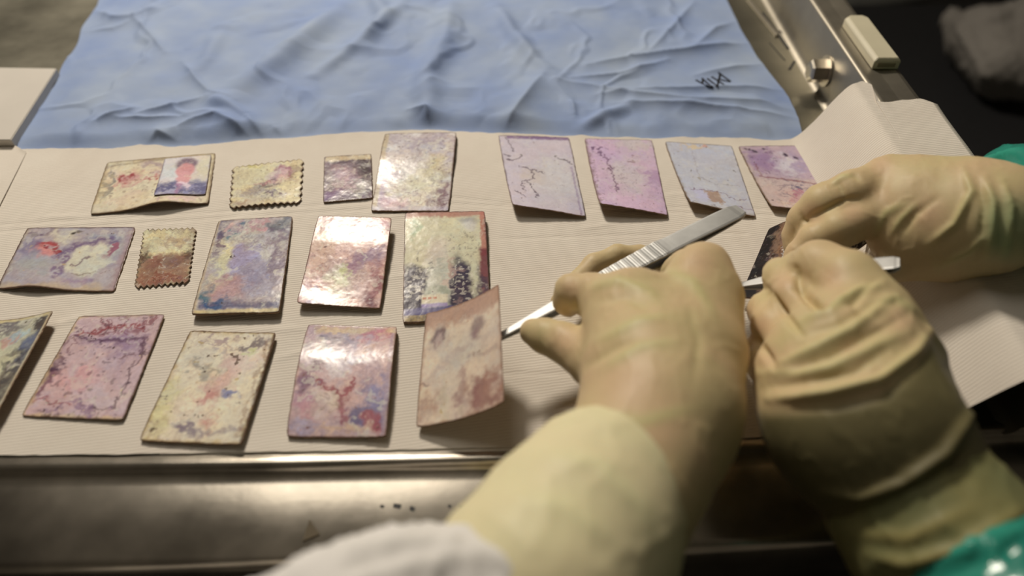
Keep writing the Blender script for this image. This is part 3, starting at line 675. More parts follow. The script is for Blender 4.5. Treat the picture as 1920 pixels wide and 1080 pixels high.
def p_leftedge(p):
    p.mot((185, 178, 145), 3, .35, .7, .7).blob(.55, .55, .3, .3, (190, 182, 140), .8).blob(.62, .2, .09, .09, (190, 135, 115), .85).blob(.72, .17, .07, .07, (150, 165, 165), .7).blob(.45, .2, .1, .06, (165, 130, 125), .6)
    p.blob(.95, .15, .14, .2, (70, 58, 58), .95, .2).blob(.9, .4, .09, .2, (95, 100, 125), .85, .3).blob(.88, .62, .12, .2, (90, 80, 75), .85, .4).blob(.8, .88, .25, .18, (75, 58, 55), .9, .3).blob(.4, .05, .4, .05, (95, 80, 85), .8, .3)
    p.speck((55, 50, 60), 17, .52, .85, .8, .55, .14, .22).crack((95, 75, 65), 9, .06, .7, .8, .75, .2, .15).box(-.1, -.1, 1.1, .035, (200, 175, 120), .95, .01, .02).box(.965, -.1, 1.1, 1.1, (190, 165, 125), .95, .01, .01).edge(.012, (85, 60, 45), .85)
def p_marble(p):     # purple marbled print
    p.mot((190, 155, 155), 3, .4, .65, .7).blob(.55, .28, .36, .09, (150, 115, 135), .85, .3).blob(.35, .66, .25, .14, (205, 145, 140), .85, .3).blob(.7, .82, .22, .1, (190, 165, 165), .8).blob(.8, .4, .15, .2, (165, 135, 150), .7).blob(.5, .5, .3, .12, (190, 158, 158), .7)
    p.blob(.06, .58, .1, .08, (80, 50, 70), .95, .3).blob(.06, .72, .06, .12, (110, 55, 70), .8, .3).blob(.04, .42, .05, .12, (100, 65, 75), .7, .4).poly([(.1, .22), (.3, .27), (.6, .27), (.85, .24), (.92, .4)], .022, (95, 60, 80), .85, .08)
    p.crack((125, 45, 55), 5, .035, .9, .5, .1, .5, .13).crack((110, 60, 70), 9, .04, .8, .1, .3, .14, .2).poly([(.15, .2), (.4, .14), (.7, .1), (.8, .16)], .022, (150, 60, 60), .85, .14).poly([(.02, .85), (.16, .82), (.25, .87), (.4, .9)], .016, (150, 60, 65), .8, .1)
    p.poly([(.95, .38), (.9, .55), (.88, .7), (.82, .88), (.6, .92)], .012, (90, 60, 65), .85, .1).poly([(.7, .45), (.85, .42)], .012, (115, 75, 75), .8, .1).blob(.5, .94, .3, .03, (130, 95, 120), .7, .4).edge(.06, (205, 170, 115), .8, 1, 'bl').edge(.04, (195, 165, 120), .6, 1, 't').edge(.014, (80, 50, 45), .85)
    p.speck((70, 40, 50), 22, .66, .7).speck((75, 45, 45), 18, .55, .8, .2, .985, .5, .03)
def p_cream(p):      # mostly cream print with pink centre
    p.mot((210, 195, 155), 3, .4, .7, .5).mot((195, 165, 145), 4, .5, .7, .4).blob(.55, .5, .18, .22, (205, 155, 140), .75, .4).blob(.5, .68, .09, .12, (195, 120, 110), .75, .4).blob(.7, .3, .2, .12, (205, 165, 150), .6)
    p.blob(.72, .62, .09, .045, (115, 118, 155), .9, .3).blob(.28, .34, .12, .06, (145, 135, 120), .7, .4).blob(.8, .13, .2, .035, (100, 82, 85), .8, .3).blob(.4, .09, .22, .03, (150, 120, 125), .7, .4).blob(.5, .2, .1, .05, (165, 145, 140), .6, .4).blob(.78, .2, .07, .03, (190, 190, 115), .7)
    p.blob(.35, .9, .17, .04, (115, 95, 110), .85, .3).poly([(.4, .92), (.8, .88), (1, .86)], .022, (150, 130, 125), .7, .1).blob(.08, .75, .12, .3, (205, 190, 120), .7).poly([(.93, .1), (.95, .5), (.93, .95)], .02, (150, 110, 80), .6, .1).edge(.05, (185, 150, 85), .75).edge(.018, (95, 65, 35), .85)
    p.edge(.035, (75, 45, 30), .8, 1.2, 'r').crack((150, 105, 85), 8, .02, .4)
def p_pinkgloss(p):  # pink and purple print with red rivulets
    p.mot((180, 150, 150), 3, .35, .6, .8).box(.1, .02, 1, .1, (200, 170, 120), .7, .03, .06).blob(.78, .13, .17, .06, (175, 100, 115), .85, .3).blob(.4, .2, .3, .06, (145, 130, 140), .8, .4).blob(.25, .27, .22, .05, (120, 108, 115), .8, .4).blob(.8, .3, .12, .06, (195, 150, 125), .7)
    p.blob(.45, .4, .35, .09, (195, 180, 180), .8, .3).blob(.85, .7, .15, .18, (125, 112, 140), .9, .4).blob(.72, .82, .1, .08, (90, 85, 125), .8, .4).blob(.88, .88, .13, .08, (155, 65, 70), .9, .3).blob(.1, .6, .12, .12, (120, 75, 95), .85, .4).blob(.2, .78, .2, .08, (185, 120, 125), .8, .4)
    p.blob(.38, .72, .18, .12, (200, 175, 150), .85, .3).poly([(.22, .52), (.28, .6), (.42, .63), (.52, .68), (.6, .6), (.58, .52)], .02, (140, 50, 60), .9, .1).poly([(.52, .66), (.55, .78), (.58, .86)], .045, (150, 70, 80), .85, .15).crack((125, 85, 65), 8, .03, .7, .38, .75, .18, .1)
    p.crack((90, 65, 75), 12, .05, .7, .2, .43, .1, .12).blob(.15, .92, .18, .05, (165, 145, 160), .8).blob(.6, .94, .3, .04, (205, 165, 130), .8).box(.945, .08, 1.1, 1.1, (165, 135, 140), .8, .01, .02).edge(.03, (195, 155, 130), .7).edge(.012, (120, 80, 70), .8)
def p_held(p):       # held print, two faded heads
    p.mot((200, 172, 150), 3, .4, .65, .6).box(-.1, -.1, 1.1, .17, (185, 135, 108), .8, .05, .08).blob(.45, .45, .3, .25, (202, 185, 160), .7, .3).blob(.22, .32, .14, .16, (198, 172, 152), .6)
    p.blob(.7, .26, .095, .085, (128, 95, 92), .7, .06, .5).blob(.68, .34, .06, .05, (150, 112, 108), .8, .1).poly([(.13, .27), (.18, .21), (.26, .2), (.25, .27)], .042, (112, 82, 82), .85, .04).poly([(.14, .28), (.17, .35)], .02, (150, 112, 105), .7, .04).blob(.21, .28, .05, .05, (178, 140, 130), .8, .05)
    p.poly([(.1, .62), (.2, .55), (.4, .45), (.6, .42)], .04, (170, 132, 122), .35, .1).blob(.1, .62, .07, .025, (140, 100, 88), .7).poly([(.6, .5), (.8, .53), (.95, .53)], .03, (150, 112, 108), .4, .05)
    p.blob(.8, .88, .25, .15, (150, 92, 78), .85, .4).poly([(.55, .6), (.52, .95)], .05, (160, 115, 105), .6, .12).poly([(.7, .7), (.68, .98)], .04, (150, 95, 85), .7, .1).blob(.35, .82, .14, .2, (200, 180, 145), .6, .4).blob(.1, .9, .14, .16, (170, 120, 98), .7, .4).blob(.3, .9, .03, .02, (190, 150, 60), .8)
    p.edge(.05, (185, 135, 100), .6).edge(.014, (150, 100, 75), .7)
def p_peeled(p):     # dark print being peeled
    p.mot((120, 85, 62), 4, .4, .6, .7).box(-.1, -.1, .3, 1.1, (38, 36, 38), .97, .06, .15).blob(.4, .25, .12, .25, (140, 108, 85), .85, .4).blob(.3, .5, .15, .1, (60, 45, 42), .8, .4).box(.55, -.1, 1.1, 1.1, (205, 192, 175), .97, .02, .22)
    p.speck((60, 40, 32), 14, .58, .7, .4, .6, .3, .6).edge(.03, (45, 36, 30), .8, 1, 'lt')
def p_darkstrip(p):
    p.mot((50, 48, 50), 4, .4, .6, .6).edge(.05, (40, 30, 28), .6)

def photo(name, quad, zc, painter, base, label, nu=110, nv=None, seed=1, lift=None, mats=None, teeth=None, thick=0.0007, parent=None, grp='stained photographs on the towel', cat='photograph', warp=0.0006, round_=0.012, zbase=None, fin=0.9):
    """quad: TL, TR, BR, BL pixels; zc: heights of those corners; lift(u,v): extra height"""
    P = [T(a, b, z) for (a, b), z in zip(quad, zc)]
    wl = ((P[1] - P[0]).length + (P[2] - P[3]).length) / 2; hl = ((P[3] - P[0]).length + (P[2] - P[1]).length) / 2
    asp = hl / wl
    if nv is None: nv = int(np.clip(nu * asp, 30, 190))
    p = Paint(nu, nv, base, seed, asp); painter(p); p.finish(fin)
    U, V = p.U.copy(), p.V.copy()
    if teeth:
        tu, tv, am = teeth
        tri = lambda x: 1 - 2 * np.abs((x % 1.0) - 0.5)
        ku = 1 - am + am * tri(V * tv) * 1.0; kv = 1 - am + am * tri(U * tu)
        U2 = 0.5 + (U - 0.5) * np.where(np.abs(U - .5) > .42, ku, 1 - am * 0.5); V2 = 0.5 + (V - 0.5) * np.where(np.abs(V - .5) > .42, kv, 1 - am * 0.5)
        U, V = U2, V2
    else:   # slightly rounded corners and a worn edge
        a = U * 2 - 1; b = V * 2 - 1
        k = 1 - round_ * (np.abs(a * b) ** 14) * 1.6
        ru = (fbm(V * 30, V * 0 + 2, seed, 3) - 0.5) * 0.010; rv = (fbm(U * 30, U * 0 + 5, seed + 3, 3) - 0.5) * 0.008
        U = 0.5 + a * k * 0.5 + ru * np.abs(a) ** 20; V = 0.5 + b * k * 0.5 + rv * np.abs(b) ** 20
    Pn = [np.array(q) for q in P]
    W = (Pn[0] * ((1 - U) * (1 - V))[..., None] + Pn[1] * (U * (1 - V))[..., None] + Pn[2] * (U * V)[..., None] + Pn[3] * ((1 - U) * V)[..., None])
    z = warp * (fbm(U * 2.3, V * 2.3 * asp, seed + 9, 2) - 0.3) + 0.00010 * (fbm(U * 14, V * 14 * asp, seed + 8, 3) - 0.5)
    if lift is not None: z = z + lift(p.U, p.V)
    W[..., 2] += np.where(W[..., 2] + z < TZ, np.maximum(z, 0), z) + thick + (0.0015 if zbase is None else zbase)
    nb = nu * nv
    top = W.reshape(-1, 3)
    ring = list(range(nu)) + [i * nu + nu - 1 for i in range(1, nv)] + [(nv - 1) * nu + i for i in range(nu - 2, -1, -1)] + [i * nu for i in range(nv - 2, 0, -1)]
    low = top[ring] - np.array((0, 0, thick)); m = len(ring)
    ctr = None
    Fc = [tuple(f) for f in grid_faces(nu, nv)[:, ::-1]]
    nt_ = len(Fc)
    Fc += [(ring[k], ring[(k + 1) % m], nb + (k + 1) % m, nb + k) for k in range(m)]
    # underside: coarse strips between opposite borders
    bu = [nb + k for k in range(nu)]; bd = [nb + (nu + nv - 1 + (nu - 2) - k) if False else None for k in range(0)]
    inv = {r: nb + k for k, r in enumerate(ring)}
    Vb = []
    under = top - np.array((0, 0, thick))
    idx = np.arange(nb) + nb + m
    step = 1
    V_all = np.vstack([top, low, under[::1]])
    gf = grid_faces(nu, nv) + nb + m
    Fc += [tuple(f) for f in gf]
    midx = [0] * nt_ + [1] * m + [1] * len(gf)
    col = np.vstack([p.c.reshape(-1, 3), p.c.reshape(-1, 3)[ring], p.c.reshape(-1, 3)])
    sm = mats or M_gloss
    o = mesh_obj(name, V_all, Fc, [sm, M_edge], parent, True, col, midx=midx)
    if parent is None: tag(o, label, cat, grp)
    elif label: o['label'] = label
    return o, P

Z0 = (0, 0, 0, 0)
hump = lambda u0, s, h: (lambda U, V: h * np.exp(-((U - u0) / s) ** 2) * V ** 2)
curl_b = lambda h, pw=3: (lambda U, V: h * V ** pw)
bow = lambda h: (lambda U, V: h * (1 - (2 * V - 1) ** 2))
# back row
card, P = photo('photograph', [(203, 309), (406, 291), (393, 387), (171, 407)], Z0, p_card, (203, 186, 152), 'wide cream card with red smears and a small portrait at its right end', 130, None, 11, fin=.65, lift=hump(0.62, 0.24, 0.0055))
cq = lambda u, v: tuple((1 - v) * ((1 - u) * a + u * b) + v * ((1 - u) * c + u * d) for a, b, c, d in ((203, 406, 171, 393), (309, 291, 407, 387)))
photo('portrait', [cq(.54, .05), cq(.97, .05), cq(.97, .84), cq(.54, .84)], Z0, p_portrait, (205, 190, 178), 'small faded portrait print', 70, None, 12, parent=card, thick=0.0003, warp=0.0, zbase=0.0030, fin=.5,
      lift=lambda U, V: hump(0.62, 0.24, 0.0055)(.54 + .43 * U, .05 + .79 * V))
photo('photograph', [(436, 317), (572, 301), (567, 386), (430, 397)], Z0, p_stampA, (198, 182, 145), 'small cream zigzag edged photograph in the back row, purple figure at its right', 120, None, 21, teeth=(11, 7, .075), lift=hump(.5, .5, .001))
photo('photograph', [(609, 299), (697, 293), (700, 376), (607, 384)], Z0, p_smalldark, (150, 125, 125), 'smallest square photograph, dark purple with a tan strip along its top', 80, None, 31)
photo('photograph', [(723, 258), (857, 256), (842, 402), (696, 401)], Z0, p_cream_gloss, (190, 175, 165), 'glossy pale grey and cream photograph, tallest of the back row', 120, None, 41, lift=lambda U, V: .0026 * np.exp(-((V - .25) / .28) ** 2), thick=.0012)
photo('photograph', [(934, 258), (1067, 262), (1098, 413), (960, 404)], Z0, p_lilac, (186, 170, 172), 'matte lilac grey photograph with thin black cracks and its lower edge curled up', 120, None, 51, mats=M_matte, fin=0.35, lift=lambda U, V: .0075 * V ** 3 * np.clip(1.05 - U, 0, 1) ** .8)
photo('photograph', [(1095, 264), (1222, 267), (1251, 412), (1122, 404)], Z0, p_pinklilac, (190, 160, 172), 'matte pinkish purple photograph with a curled lower edge, between the two greyer ones', 120, None, 61, mats=M_matte, fin=0.35, lift=lambda U, V: .008 * V ** 3 * np.clip(1.08 - U, 0, 1) ** .7)
photo('photograph', [(1245, 270), (1371, 278), (1416, 413), (1290, 398)], Z0, p_bluegrey, (178, 172, 172), 'pale blue grey photograph with a torn brown patch, under the free end of the tweezers', 120, None, 71, mats=M_matte, fin=0.35, lift=lambda U, V: .0065 * V ** 3 * np.clip(1.1 - U, 0, 1))
photo('photograph', [(1382, 279), (1497, 277), (1562, 412), (1442, 400)], Z0, p_scene, (180, 155, 155), 'purple photograph with crackled lower half, partly under the far right gloved hand', 120, None, 81, mats=M_matte, fin=0.35, lift=curl_b(.004))
# middle row
photo('photograph', [(54, 432), (257, 430), (217, 552), (-2, 547)], Z0, p_wide, (170, 155, 150), 'wide purple and cream photograph with a red patch, leftmost of the middle row', 130, None, 91, fin=.6, lift=hump(.32, .22, .0035))
photo('photograph', [(271, 434), (372, 430), (357, 536), (253, 547)], Z0, p_stampB, (200, 185, 145), 'small cream and brown photograph with zigzag edges in the middle row', 100, None, 101, teeth=(9, 12, .08))
photo('photograph', [(412, 420), (551, 411), (528, 598), (364, 602)], Z0, p_bluepurple, (170, 155, 150), 'mottled blue and purple photograph with teal corners and a cream strip below', 120, None, 111, thick=.0014, lift=lambda U, V: .0032 * V)
photo('photograph', [(598, 409), (736, 413), (715, 588), (560, 582)], (.0065, .0065, 0, 0), p_redgloss, (200, 160, 145), 'shiny red and peach photograph with dark red right corner in the middle row', 120, None, 121, lift=lambda U, V: .0065 * V - .0091 * .06 * np.log1p(np.exp((V - .3) / .06)) + .0045 * V ** 4 * (1 - .6 * U))
photo('photograph', [(761, 413), (910, 410), (921, 600), (756, 613)], Z0, p_suit, (198, 188, 155), 'photograph of a faded figure in dark suit, partly under the lifted print', 120, None, 131, fin=.5, thick=.0016, lift=lambda U, V: .0035 * np.exp(-(V / .5) ** 2))
# front row
photo('photograph', [(-62, 609), (114, 600), (8, 798), (-185, 800)], Z0, p_leftedge, (185, 175, 145), 'dark bordered photograph cut off by the left frame edge in the front row', 120, None, 141, lift=lambda U, V: .0065 * U ** 3)
photo('photograph', [(151, 597), (313, 595), (235, 794), (43, 784)], Z0, p_marble, (190, 160, 155), 'purple marbled photograph with red veins in the front row', 120, None, 151, fin=.6, lift=lambda U, V: .0008 * U ** 3)
photo('photograph', [(360, 626), (522, 633), (458, 843), (264, 832)], Z0, p_cream, (214, 197, 170), 'mostly cream photograph with pink and blue blurs in the front row', 120, None, 161, fin=.65, thick=.0012, lift=lambda U, V: .0018 * U ** 3 + .0004)
photo('photograph', [(580, 614), (747, 622), (727, 829), (539, 825)], Z0, p_pinkgloss, (185, 155, 150), 'shiny pink and purple photograph with red rivulets in the front row', 120, None, 171, thick=.0014, lift=lambda U, V: .004 * (1 - (2 * V - 1.02) ** 2).clip(0, 1) + .002 * U ** 3)
# lifted print
heldp, PH = photo('photograph', [(800, 597), (936, 543), (946, 765), (781, 810)], (.016, .040, .026, .0005), p_held, (228, 196, 168), 'peach coloured photograph with two faded heads, lifted by the tweezers', 120, None, 181, mats=M_matte, fin=0.45, zbase=0, warp=.001, lift=lambda U, V: .004 * (2 * U - 1) ** 2)
# print between the right-hand pair of gloves
photo('photograph', [(1441, 430), (1515, 398), (1490, 560), (1386, 560)], (.014, .012, .006, .006), p_peeled, (140, 105, 80), 'dark edged photograph with a peeling white layer between the pair of gloved hands', 90, None, 191, mats=M_matte, zbase=0, grp='stained photographs on the towel')

# ------------------------------------------------------------------ tweezers
def tweezers(name, tip, back, ztip, zback, wtip, wback, label, tilt=0.10, gap=0.004, grip=(0.40, 0.66)):
    A = T(*tip, ztip); B = T(*back, zback); ax = (B - A); L = ax.length; ax.normalize()
    up = Vector((0, tilt, 1)); side = ax.cross(up).normalized(); nrm = side.cross(ax).normalized()
    root = thing(name, (A + B) / 2, label, 'tweezers')
    prof = [(0, wtip, .0010), (.05, wtip * 1.15, .0011), (.2, wtip * 1.9, .0013), (.38, wback * .72, .0015), (grip[0], wback * .84, .0016), (grip[1], wback * 1.05, .0017), (grip[1] + .03, wback * .95, .0015), (.9, wback, .0014), (.97, wback * .96, .0014), (1.0, wback * .7, .0012)]
    for s in (-1, 1):
        V, Fc = [], []
        for k in range(61):
            t = k / 60; wd = np.interp(t, [p[0] for p in prof], [p[1] for p in prof]) / 2; th = np.interp(t, [p[0] for p in prof], [p[2] for p in prof])
            g = gap * math.sin(math.pi * min(1, t * 1.02)) ** 0.8 * (1 if t < .97 else (1 - t) / .03)
            c = A + ax * (t * L) + nrm * (s * (g / 2 + th * .5))
            rid = .00022 * (1 if (k % 2 and grip[0] < t < grip[1]) else 0)
            for (a, b) in ((-1, -.35), (-.8, -.5), (.8, -.5), (1, -.35), (1, .35), (.8, .5), (-.8, .5), (-1, .35)):
                V.append(c + side * (a * wd) + nrm * (b * th + (rid if b * s > 0 else 0) * s))
        for k in range(60):
            for j in range(8): Fc.append((8 * k + j, 8 * k + (j + 1) % 8, 8 * k + 8 + (j + 1) % 8, 8 * k + 8 + j))
        Fc += [tuple(range(8))[::-1], tuple(480 + j for j in range(8))]
        mesh_obj('tweezer_arm', V, Fc, M_steel_tool, root, False)
    # knurled grip plates and the weld collar at the closed end
    for s in (1,):
        V, Fc = [], []
        nrg = 26
        for k in range(nrg):
            t = grip[0] + (grip[1] - grip[0]) * (k + .5) / nrg; wd = np.interp(t, [p[0] for p in prof], [p[1] for p in prof]) / 2 * .86
            g = gap * math.sin(math.pi * t) ** .8
            c = A + ax * (t * L) + nrm * (g / 2 + .0019); dl = (grip[1] - grip[0]) * L / nrg * .28
            b0 = len(V)
            for dz in (-.0003, .00016):
                for a, b in ((-1, -1), (1, -1), (1, 1), (-1, 1)): V.append(c + side * (a * wd) + ax * (b * dl * (1 if dz < 0 else .5)) + nrm * dz)
            Fc += [(b0 + 4, b0 + 5, b0 + 6, b0 + 7)] + [(b0 + j, b0 + (j + 1) % 4, b0 + 4 + (j + 1) % 4, b0 + 4 + j) for j in range(4)]
        o = mesh_obj('grip_ridges', V, Fc, M_steel_tool, root, False); o['kind'] = 'stuff'
    return root
tweezers('tweezers', (921, 641), (1389, 394), .0300, .048, .0032, .0124, 'steel tweezers held in the central gloved hand, lifting the peach photograph')
tweezers('tweezers', (1386, 537), (1688, 494), .0240, .066, .0040, .0110, 'mostly hidden steel tweezers gripped by the near right gloved hand, blurred end showing', grip=(.45, .65))

# ------------------------------------------------------------------ gloved hands
def surface_nets(f, org, h):
    ins = f < 0
    nx, ny, nz = f.shape
    acc = np.zeros((nx - 1, ny - 1, nz - 1, 3), np.float32); cnt = np.zeros((nx - 1, ny - 1, nz - 1), np.float32)
    I, J, K = np.meshgrid(np.arange(nx - 1), np.arange(ny - 1), np.arange(nz - 1), indexing='ij')
    sl = lambda d: tuple(slice(d[a], f.shape[a] - 1 + d[a]) for a in range(3))
    for ax in range(3):
        for b in (0, 1):
            for c in (0, 1):
                d0 = [0, 0, 0]; oth = [a for a in range(3) if a != ax]; d0[oth[0]] = b; d0[oth[1]] = c
                d1 = list(d0); d1[ax] = 1
                f0 = f[sl(d0)]; f1 = f[sl(d1)]; m = (f0 < 0) != (f1 < 0)
                t = np.where(m, f0 / np.where(m, f0 - f1, 1), 0)
                pos = [np.full_like(t, d0[0]), np.full_like(t, d0[1]), np.full_like(t, d0[2])]; pos[ax] = t
                for a in range(3): acc[..., a] += np.where(m, pos[a], 0)
                cnt += m
    act = cnt > 0
    idx = -np.ones(act.shape, np.int64); idx[act] = np.arange(act.sum())
    base = np.stack([I, J, K], -1)
    V = (base[act] + acc[act] / cnt[act][:, None]) * h + np.array(org)
    quads = []
    for ax in range(3):
        o1, o2 = [(1, 2), (2, 0), (0, 1)][ax]
        s0 = [slice(1, -1)] * 3; s0[ax] = slice(0, -1); s1 = list(s0); s1[ax] = slice(1, None)
        a = ins[tuple(s0)]; b = ins[tuple(s1)]
        for flip, m in ((False, a & ~b), (True, ~a & b)):
            p = np.argwhere(m)
            if len(p) == 0: continue
            off = np.ones(3, int); off[ax] = 0; p = p + off
            d1 = np.zeros(3, int); d1[o1] = 1; d2 = np.zeros(3, int); d2[o2] = 1
            g = lambda q: idx[q[:, 0], q[:, 1], q[:, 2]]
            q = np.stack([g(p - d1 - d2), g(p - d2), g(p), g(p - d1)], 1)
            quads.append(q[:, ::-1] if flip else q)
    return V, np.vstack(quads)

def build_sdf(chains, h=0.0014, pad=0.012):
    """chains: (k, [(px, py, z, rpx), ...]) smooth-unioned tapered limbs"""
    L = []
    for k, pts in chains:
        q = [(Vector((t[1], t[2], TZ + t[3])), t[4]) if t[0] == 'w' else (T(*t[:3]), t[3] * depth(*t[:3]) / F) for t in pts]; L.append((k, q))
    allp = np.array([p[:] for _, q in L for p, r in q]); mr = max(r for _, q in L for p, r in q)
    rr = np.array([r for _, q in L for p, r in q])
    lo = (allp - rr[:, None]).min(0) - pad; hi = (allp + rr[:, None]).max(0) + pad
    n = np.ceil((hi - lo) / h).astype(int) + 1
    gx, gy, gz = [lo[a] + h * np.arange(n[a]) for a in range(3)]
    Fd = np.full(n, 0.05, np.float32)
    for k, q in L:
        p = np.array([a[:] for a, r in q]); r = np.array([b for a, b in q])
        m = 0.02 + k
        l2 = (p - r[:, None]).min(0) - m; h2 = (p + r[:, None]).max(0) + m
        s = [slice(max(0, int((l2[a] - lo[a]) / h)), min(n[a], int((h2[a] - lo[a]) / h) + 2)) for a in range(3)]
        X = gx[s[0]][:, None, None].astype(np.float32); Y = gy[s[1]][None, :, None].astype(np.float32); Z = gz[s[2]][None, None, :].astype(np.float32)
        D = None
        for i in range(max(1, len(q) - 1)):
            a = p[i]; b = p[min(i + 1, len(q) - 1)]; d = b - a; l = max((d * d).sum(), 1e-12)
            t = np.clip(((X - a[0]) * d[0] + (Y - a[1]) * d[1] + (Z - a[2]) * d[2]) / l, 0, 1)
            ds = np.sqrt((X - a[0] - t * d[0]) ** 2 + (Y - a[1] - t * d[1]) ** 2 + (Z - a[2] - t * d[2]) ** 2) - (r[i] + t * (r[min(i + 1, len(q) - 1)] - r[i]))
            if D is None: D = ds
            else:
                kk = 0.003; hh = np.clip(0.5 + 0.5 * (ds - D) / kk, 0, 1); D = ds * (1 - hh) + D * hh - kk * hh * (1 - hh)
        G = Fd[tuple(s)]; hh = np.clip(0.5 + 0.5 * (D - G) / k, 0, 1)
        Fd[tuple(s)] = D * (1 - hh) + G * hh - k * hh * (1 - hh)
    return surface_nets(Fd, lo, h)

def vnormals(V, Q):
    N = np.zeros_like(V); a = V[Q[:, 2]] - V[Q[:, 0]]; b = V[Q[:, 3]] - V[Q[:, 1]]; fn = np.cross(a, b)
    for k in range(4): np.add.at(N, Q[:, k], fn)
    return N / np.maximum(np.linalg.norm(N, axis=1), 1e-12)[:, None]

def relax(V, Q, it=2, lam=0.5):
    E = np.vstack([Q[:, [0, 1]], Q[:, [1, 2]], Q[:, [2, 3]], Q[:, [3, 0]]]); E = np.vstack([E, E[:, ::-1]])
    deg = np.bincount(E[:, 0], minlength=len(V))[:, None]
    for _ in range(it):
        S = np.zeros_like(V)
        for c in range(3): S[:, c] = np.bincount(E[:, 0], weights=V[E[:, 1], c], minlength=len(V))
        V = V + lam * (S / np.maximum(deg, 1) - V)
    return V

LOOSE, TIGHT = C(180, 166, 114), C(188, 156, 117)
def glove(name, chains, folds, seed, parent, h=0.0014, mat=None, loose=LOOSE, tight=TIGHT, wr=0.0005, tights=(), colfn=None):
    V, Q = build_sdf(chains, h); V = relax(V, Q, 2)
    N = vnormals(V, Q); px = project(V); view = np.array(camo.location) - V; view /= np.linalg.norm(view, axis=1)[:, None]
    face = sstep(-0.05, 0.25, (N * view).sum(1))
    D = np.zeros(len(V)); lw = np.zeros(len(V))
    for pts, wd, hgt in folds:
        d, t = polydist(px[:, 0], px[:, 1], pts)
        e = np.clip(np.sin(np.pi * np.clip(t, .03, .97)), 0, 1) ** .6
        g = np.exp(-(d / wd) ** 2) * e * face
        D += hgt * 1e-3 * g; lw = np.maximum(lw, g * (1 if hgt > 0 else .35))
    n3 = fbm(V[:, 0] * 60 + V[:, 2] * 37, V[:, 1] * 60 - V[:, 2] * 31, seed, 4) - .5
    n4 = 1 - np.abs(2 * fbm(V[:, 0] * 90 + V[:, 2] * 50, V[:, 1] * 40 + V[:, 2] * 30, seed + 5, 3) - 1)
    D += wr * n3 + wr * 0.5 * np.clip(n4 - .86, 0, 1) / .14
    V = V + N * D[:, None]
    tk = np.clip(.62 + .8 * n3, 0, 1)
    for a, b, r in tights: tk = np.maximum(tk, np.exp(-(((px[:, 0] - a) ** 2 + (px[:, 1] - b) ** 2) / r ** 2)))
    tk = tk * (1 - .9 * np.clip(lw, 0, 1))
    col = loose * (1 - tk[:, None]) + tight * tk[:, None]
    if colfn is not None: col = colfn(V, px, col, n3)
    return mesh_obj(name, V, Q, mat or M_glove, parent, True, col)

K1, K2, K3 = .004, .010, .022
# --- central hand: comes in from the lower middle, holds the tweezers like a pen
manA = thing('person', T(1180, 900, 0.06), 'person in a white sleeve, one gloved hand holding tweezers above the peach photograph', 'person')
handA = [
    (K3, [(1245, 770, .058, 124), (1195, 870, .062, 140), (1120, 985, .066, 160)]),
    (K3, [(1150, 585, .055, 58), (1190, 690, .057, 85), (1225, 780, .058, 100)]),
    (K3, [(1205, 568, .059, 58), (1235, 680, .060, 95), (1240, 780, .058, 105)]),
    (K2, [(1300, 535, .060, 56), (1290, 660, .058, 95), (1270, 780, .058, 95)]),
    (K2, [(1318, 507, .059, 54), (1334, 560, .055, 58), (1330, 660, .053, 62), (1315, 760, .054, 62)]),
    # index finger: knuckle, middle joint, tip on the tweezers
    (K1, [(1160, 575, .055, 60), (1112, 555, .052, 42), (1074, 548, .049, 34), (1064, 566, .043, 26), (1066, 576, .038, 19)]),
    # thumb
    (K1, [(1190, 740, .052, 66), (1120, 682, .047, 49), (1058, 643, .040, 38), (1022, 630, .037, 33), (999, 622, .036, 25)]),
    # middle finger reaching under and beyond the tweezers
    (K1, [(1245, 520, .026, 24), (1232, 500, .020, 18), (1200, 478, .020, 18), (1158, 480, .022, 21), (1114, 497, .022, 21), (1080, 530, .020, 19), (1048, 566, .018, 17)]),
    # ring and little finger folded under the palm
    (K1, [(1290, 505, .048, 40), (1255, 520, .030, 28), (1215, 560, .020, 24), (1180, 600, .018, 22)]),
    (K1, [(1345, 550, .045, 40), (1330, 575, .028, 28), (1290, 610, .018, 24), (1250, 640, .016, 21)]),
]
foldsA = [([(1105, 540), (1160, 527), (1215, 545), (1240, 570)], 10, 1.6), ([(1120, 565), (1180, 558), (1230, 590)], 9, -1.2), ([(1078, 560), (1080, 585), (1092, 610)], 4, -1.6),
          ([(1120, 640), (1200, 600), (1260, 590)], 9, .9), ([(1130, 690), (1200, 650), (1270, 640)], 10, .8), ([(1230, 500), (1300, 530), (1345, 600)], 10, .8), ([(1290, 560), (1310, 640), (1300, 720)], 9, -.7),
          ([(1100, 690), (1150, 655), (1190, 640)], 8, -1.0), ([(1110, 780), (1200, 790), (1320, 760)], 14, .25)]
glove('gloved_hand', handA, foldsA, 7, manA, tights=((1310, 490, 60), (1180, 720, 120), (1060, 640, 50), (1070, 540, 35), (1230, 790, 110)))
cuffA = [(K3, [(1128, 930, .064, 168), (1075, 1015, .068, 196), (1010, 1110, .072, 215)])]
glove('glove_cuff', cuffA, [([(1010, 850), (1120, 870), (1200, 950), (1230, 1020)], 16, 1.2), ([(960, 930), (1060, 950), (1150, 1020)], 20, 1.0)], 17, manA, h=.002, loose=C(206, 194, 146), tight=C(208, 190, 146), wr=.0008)
slA = [(K3, [(1040, 1160, .074, 150), (900, 1150, .082, 158), (750, 1155, .090, 158), (640, 1200, .095, 165), ('w', -.12, .02, .075, .046), ('w', -.25, -.10, .02, .056)])]
glove('gown_sleeve', slA, [([(600, 1030), (800, 1010), (1000, 1040)], 14, 2.0), ([(700, 1070), (900, 1045), (1080, 1080)], 16, 2.2), ([(620, 1075), (760, 1040)], 12, -2)], 27, manA, h=.0026, mat=M_sleevew, loose=C(208, 198, 182), tight=C(206, 196, 182), wr=.003)

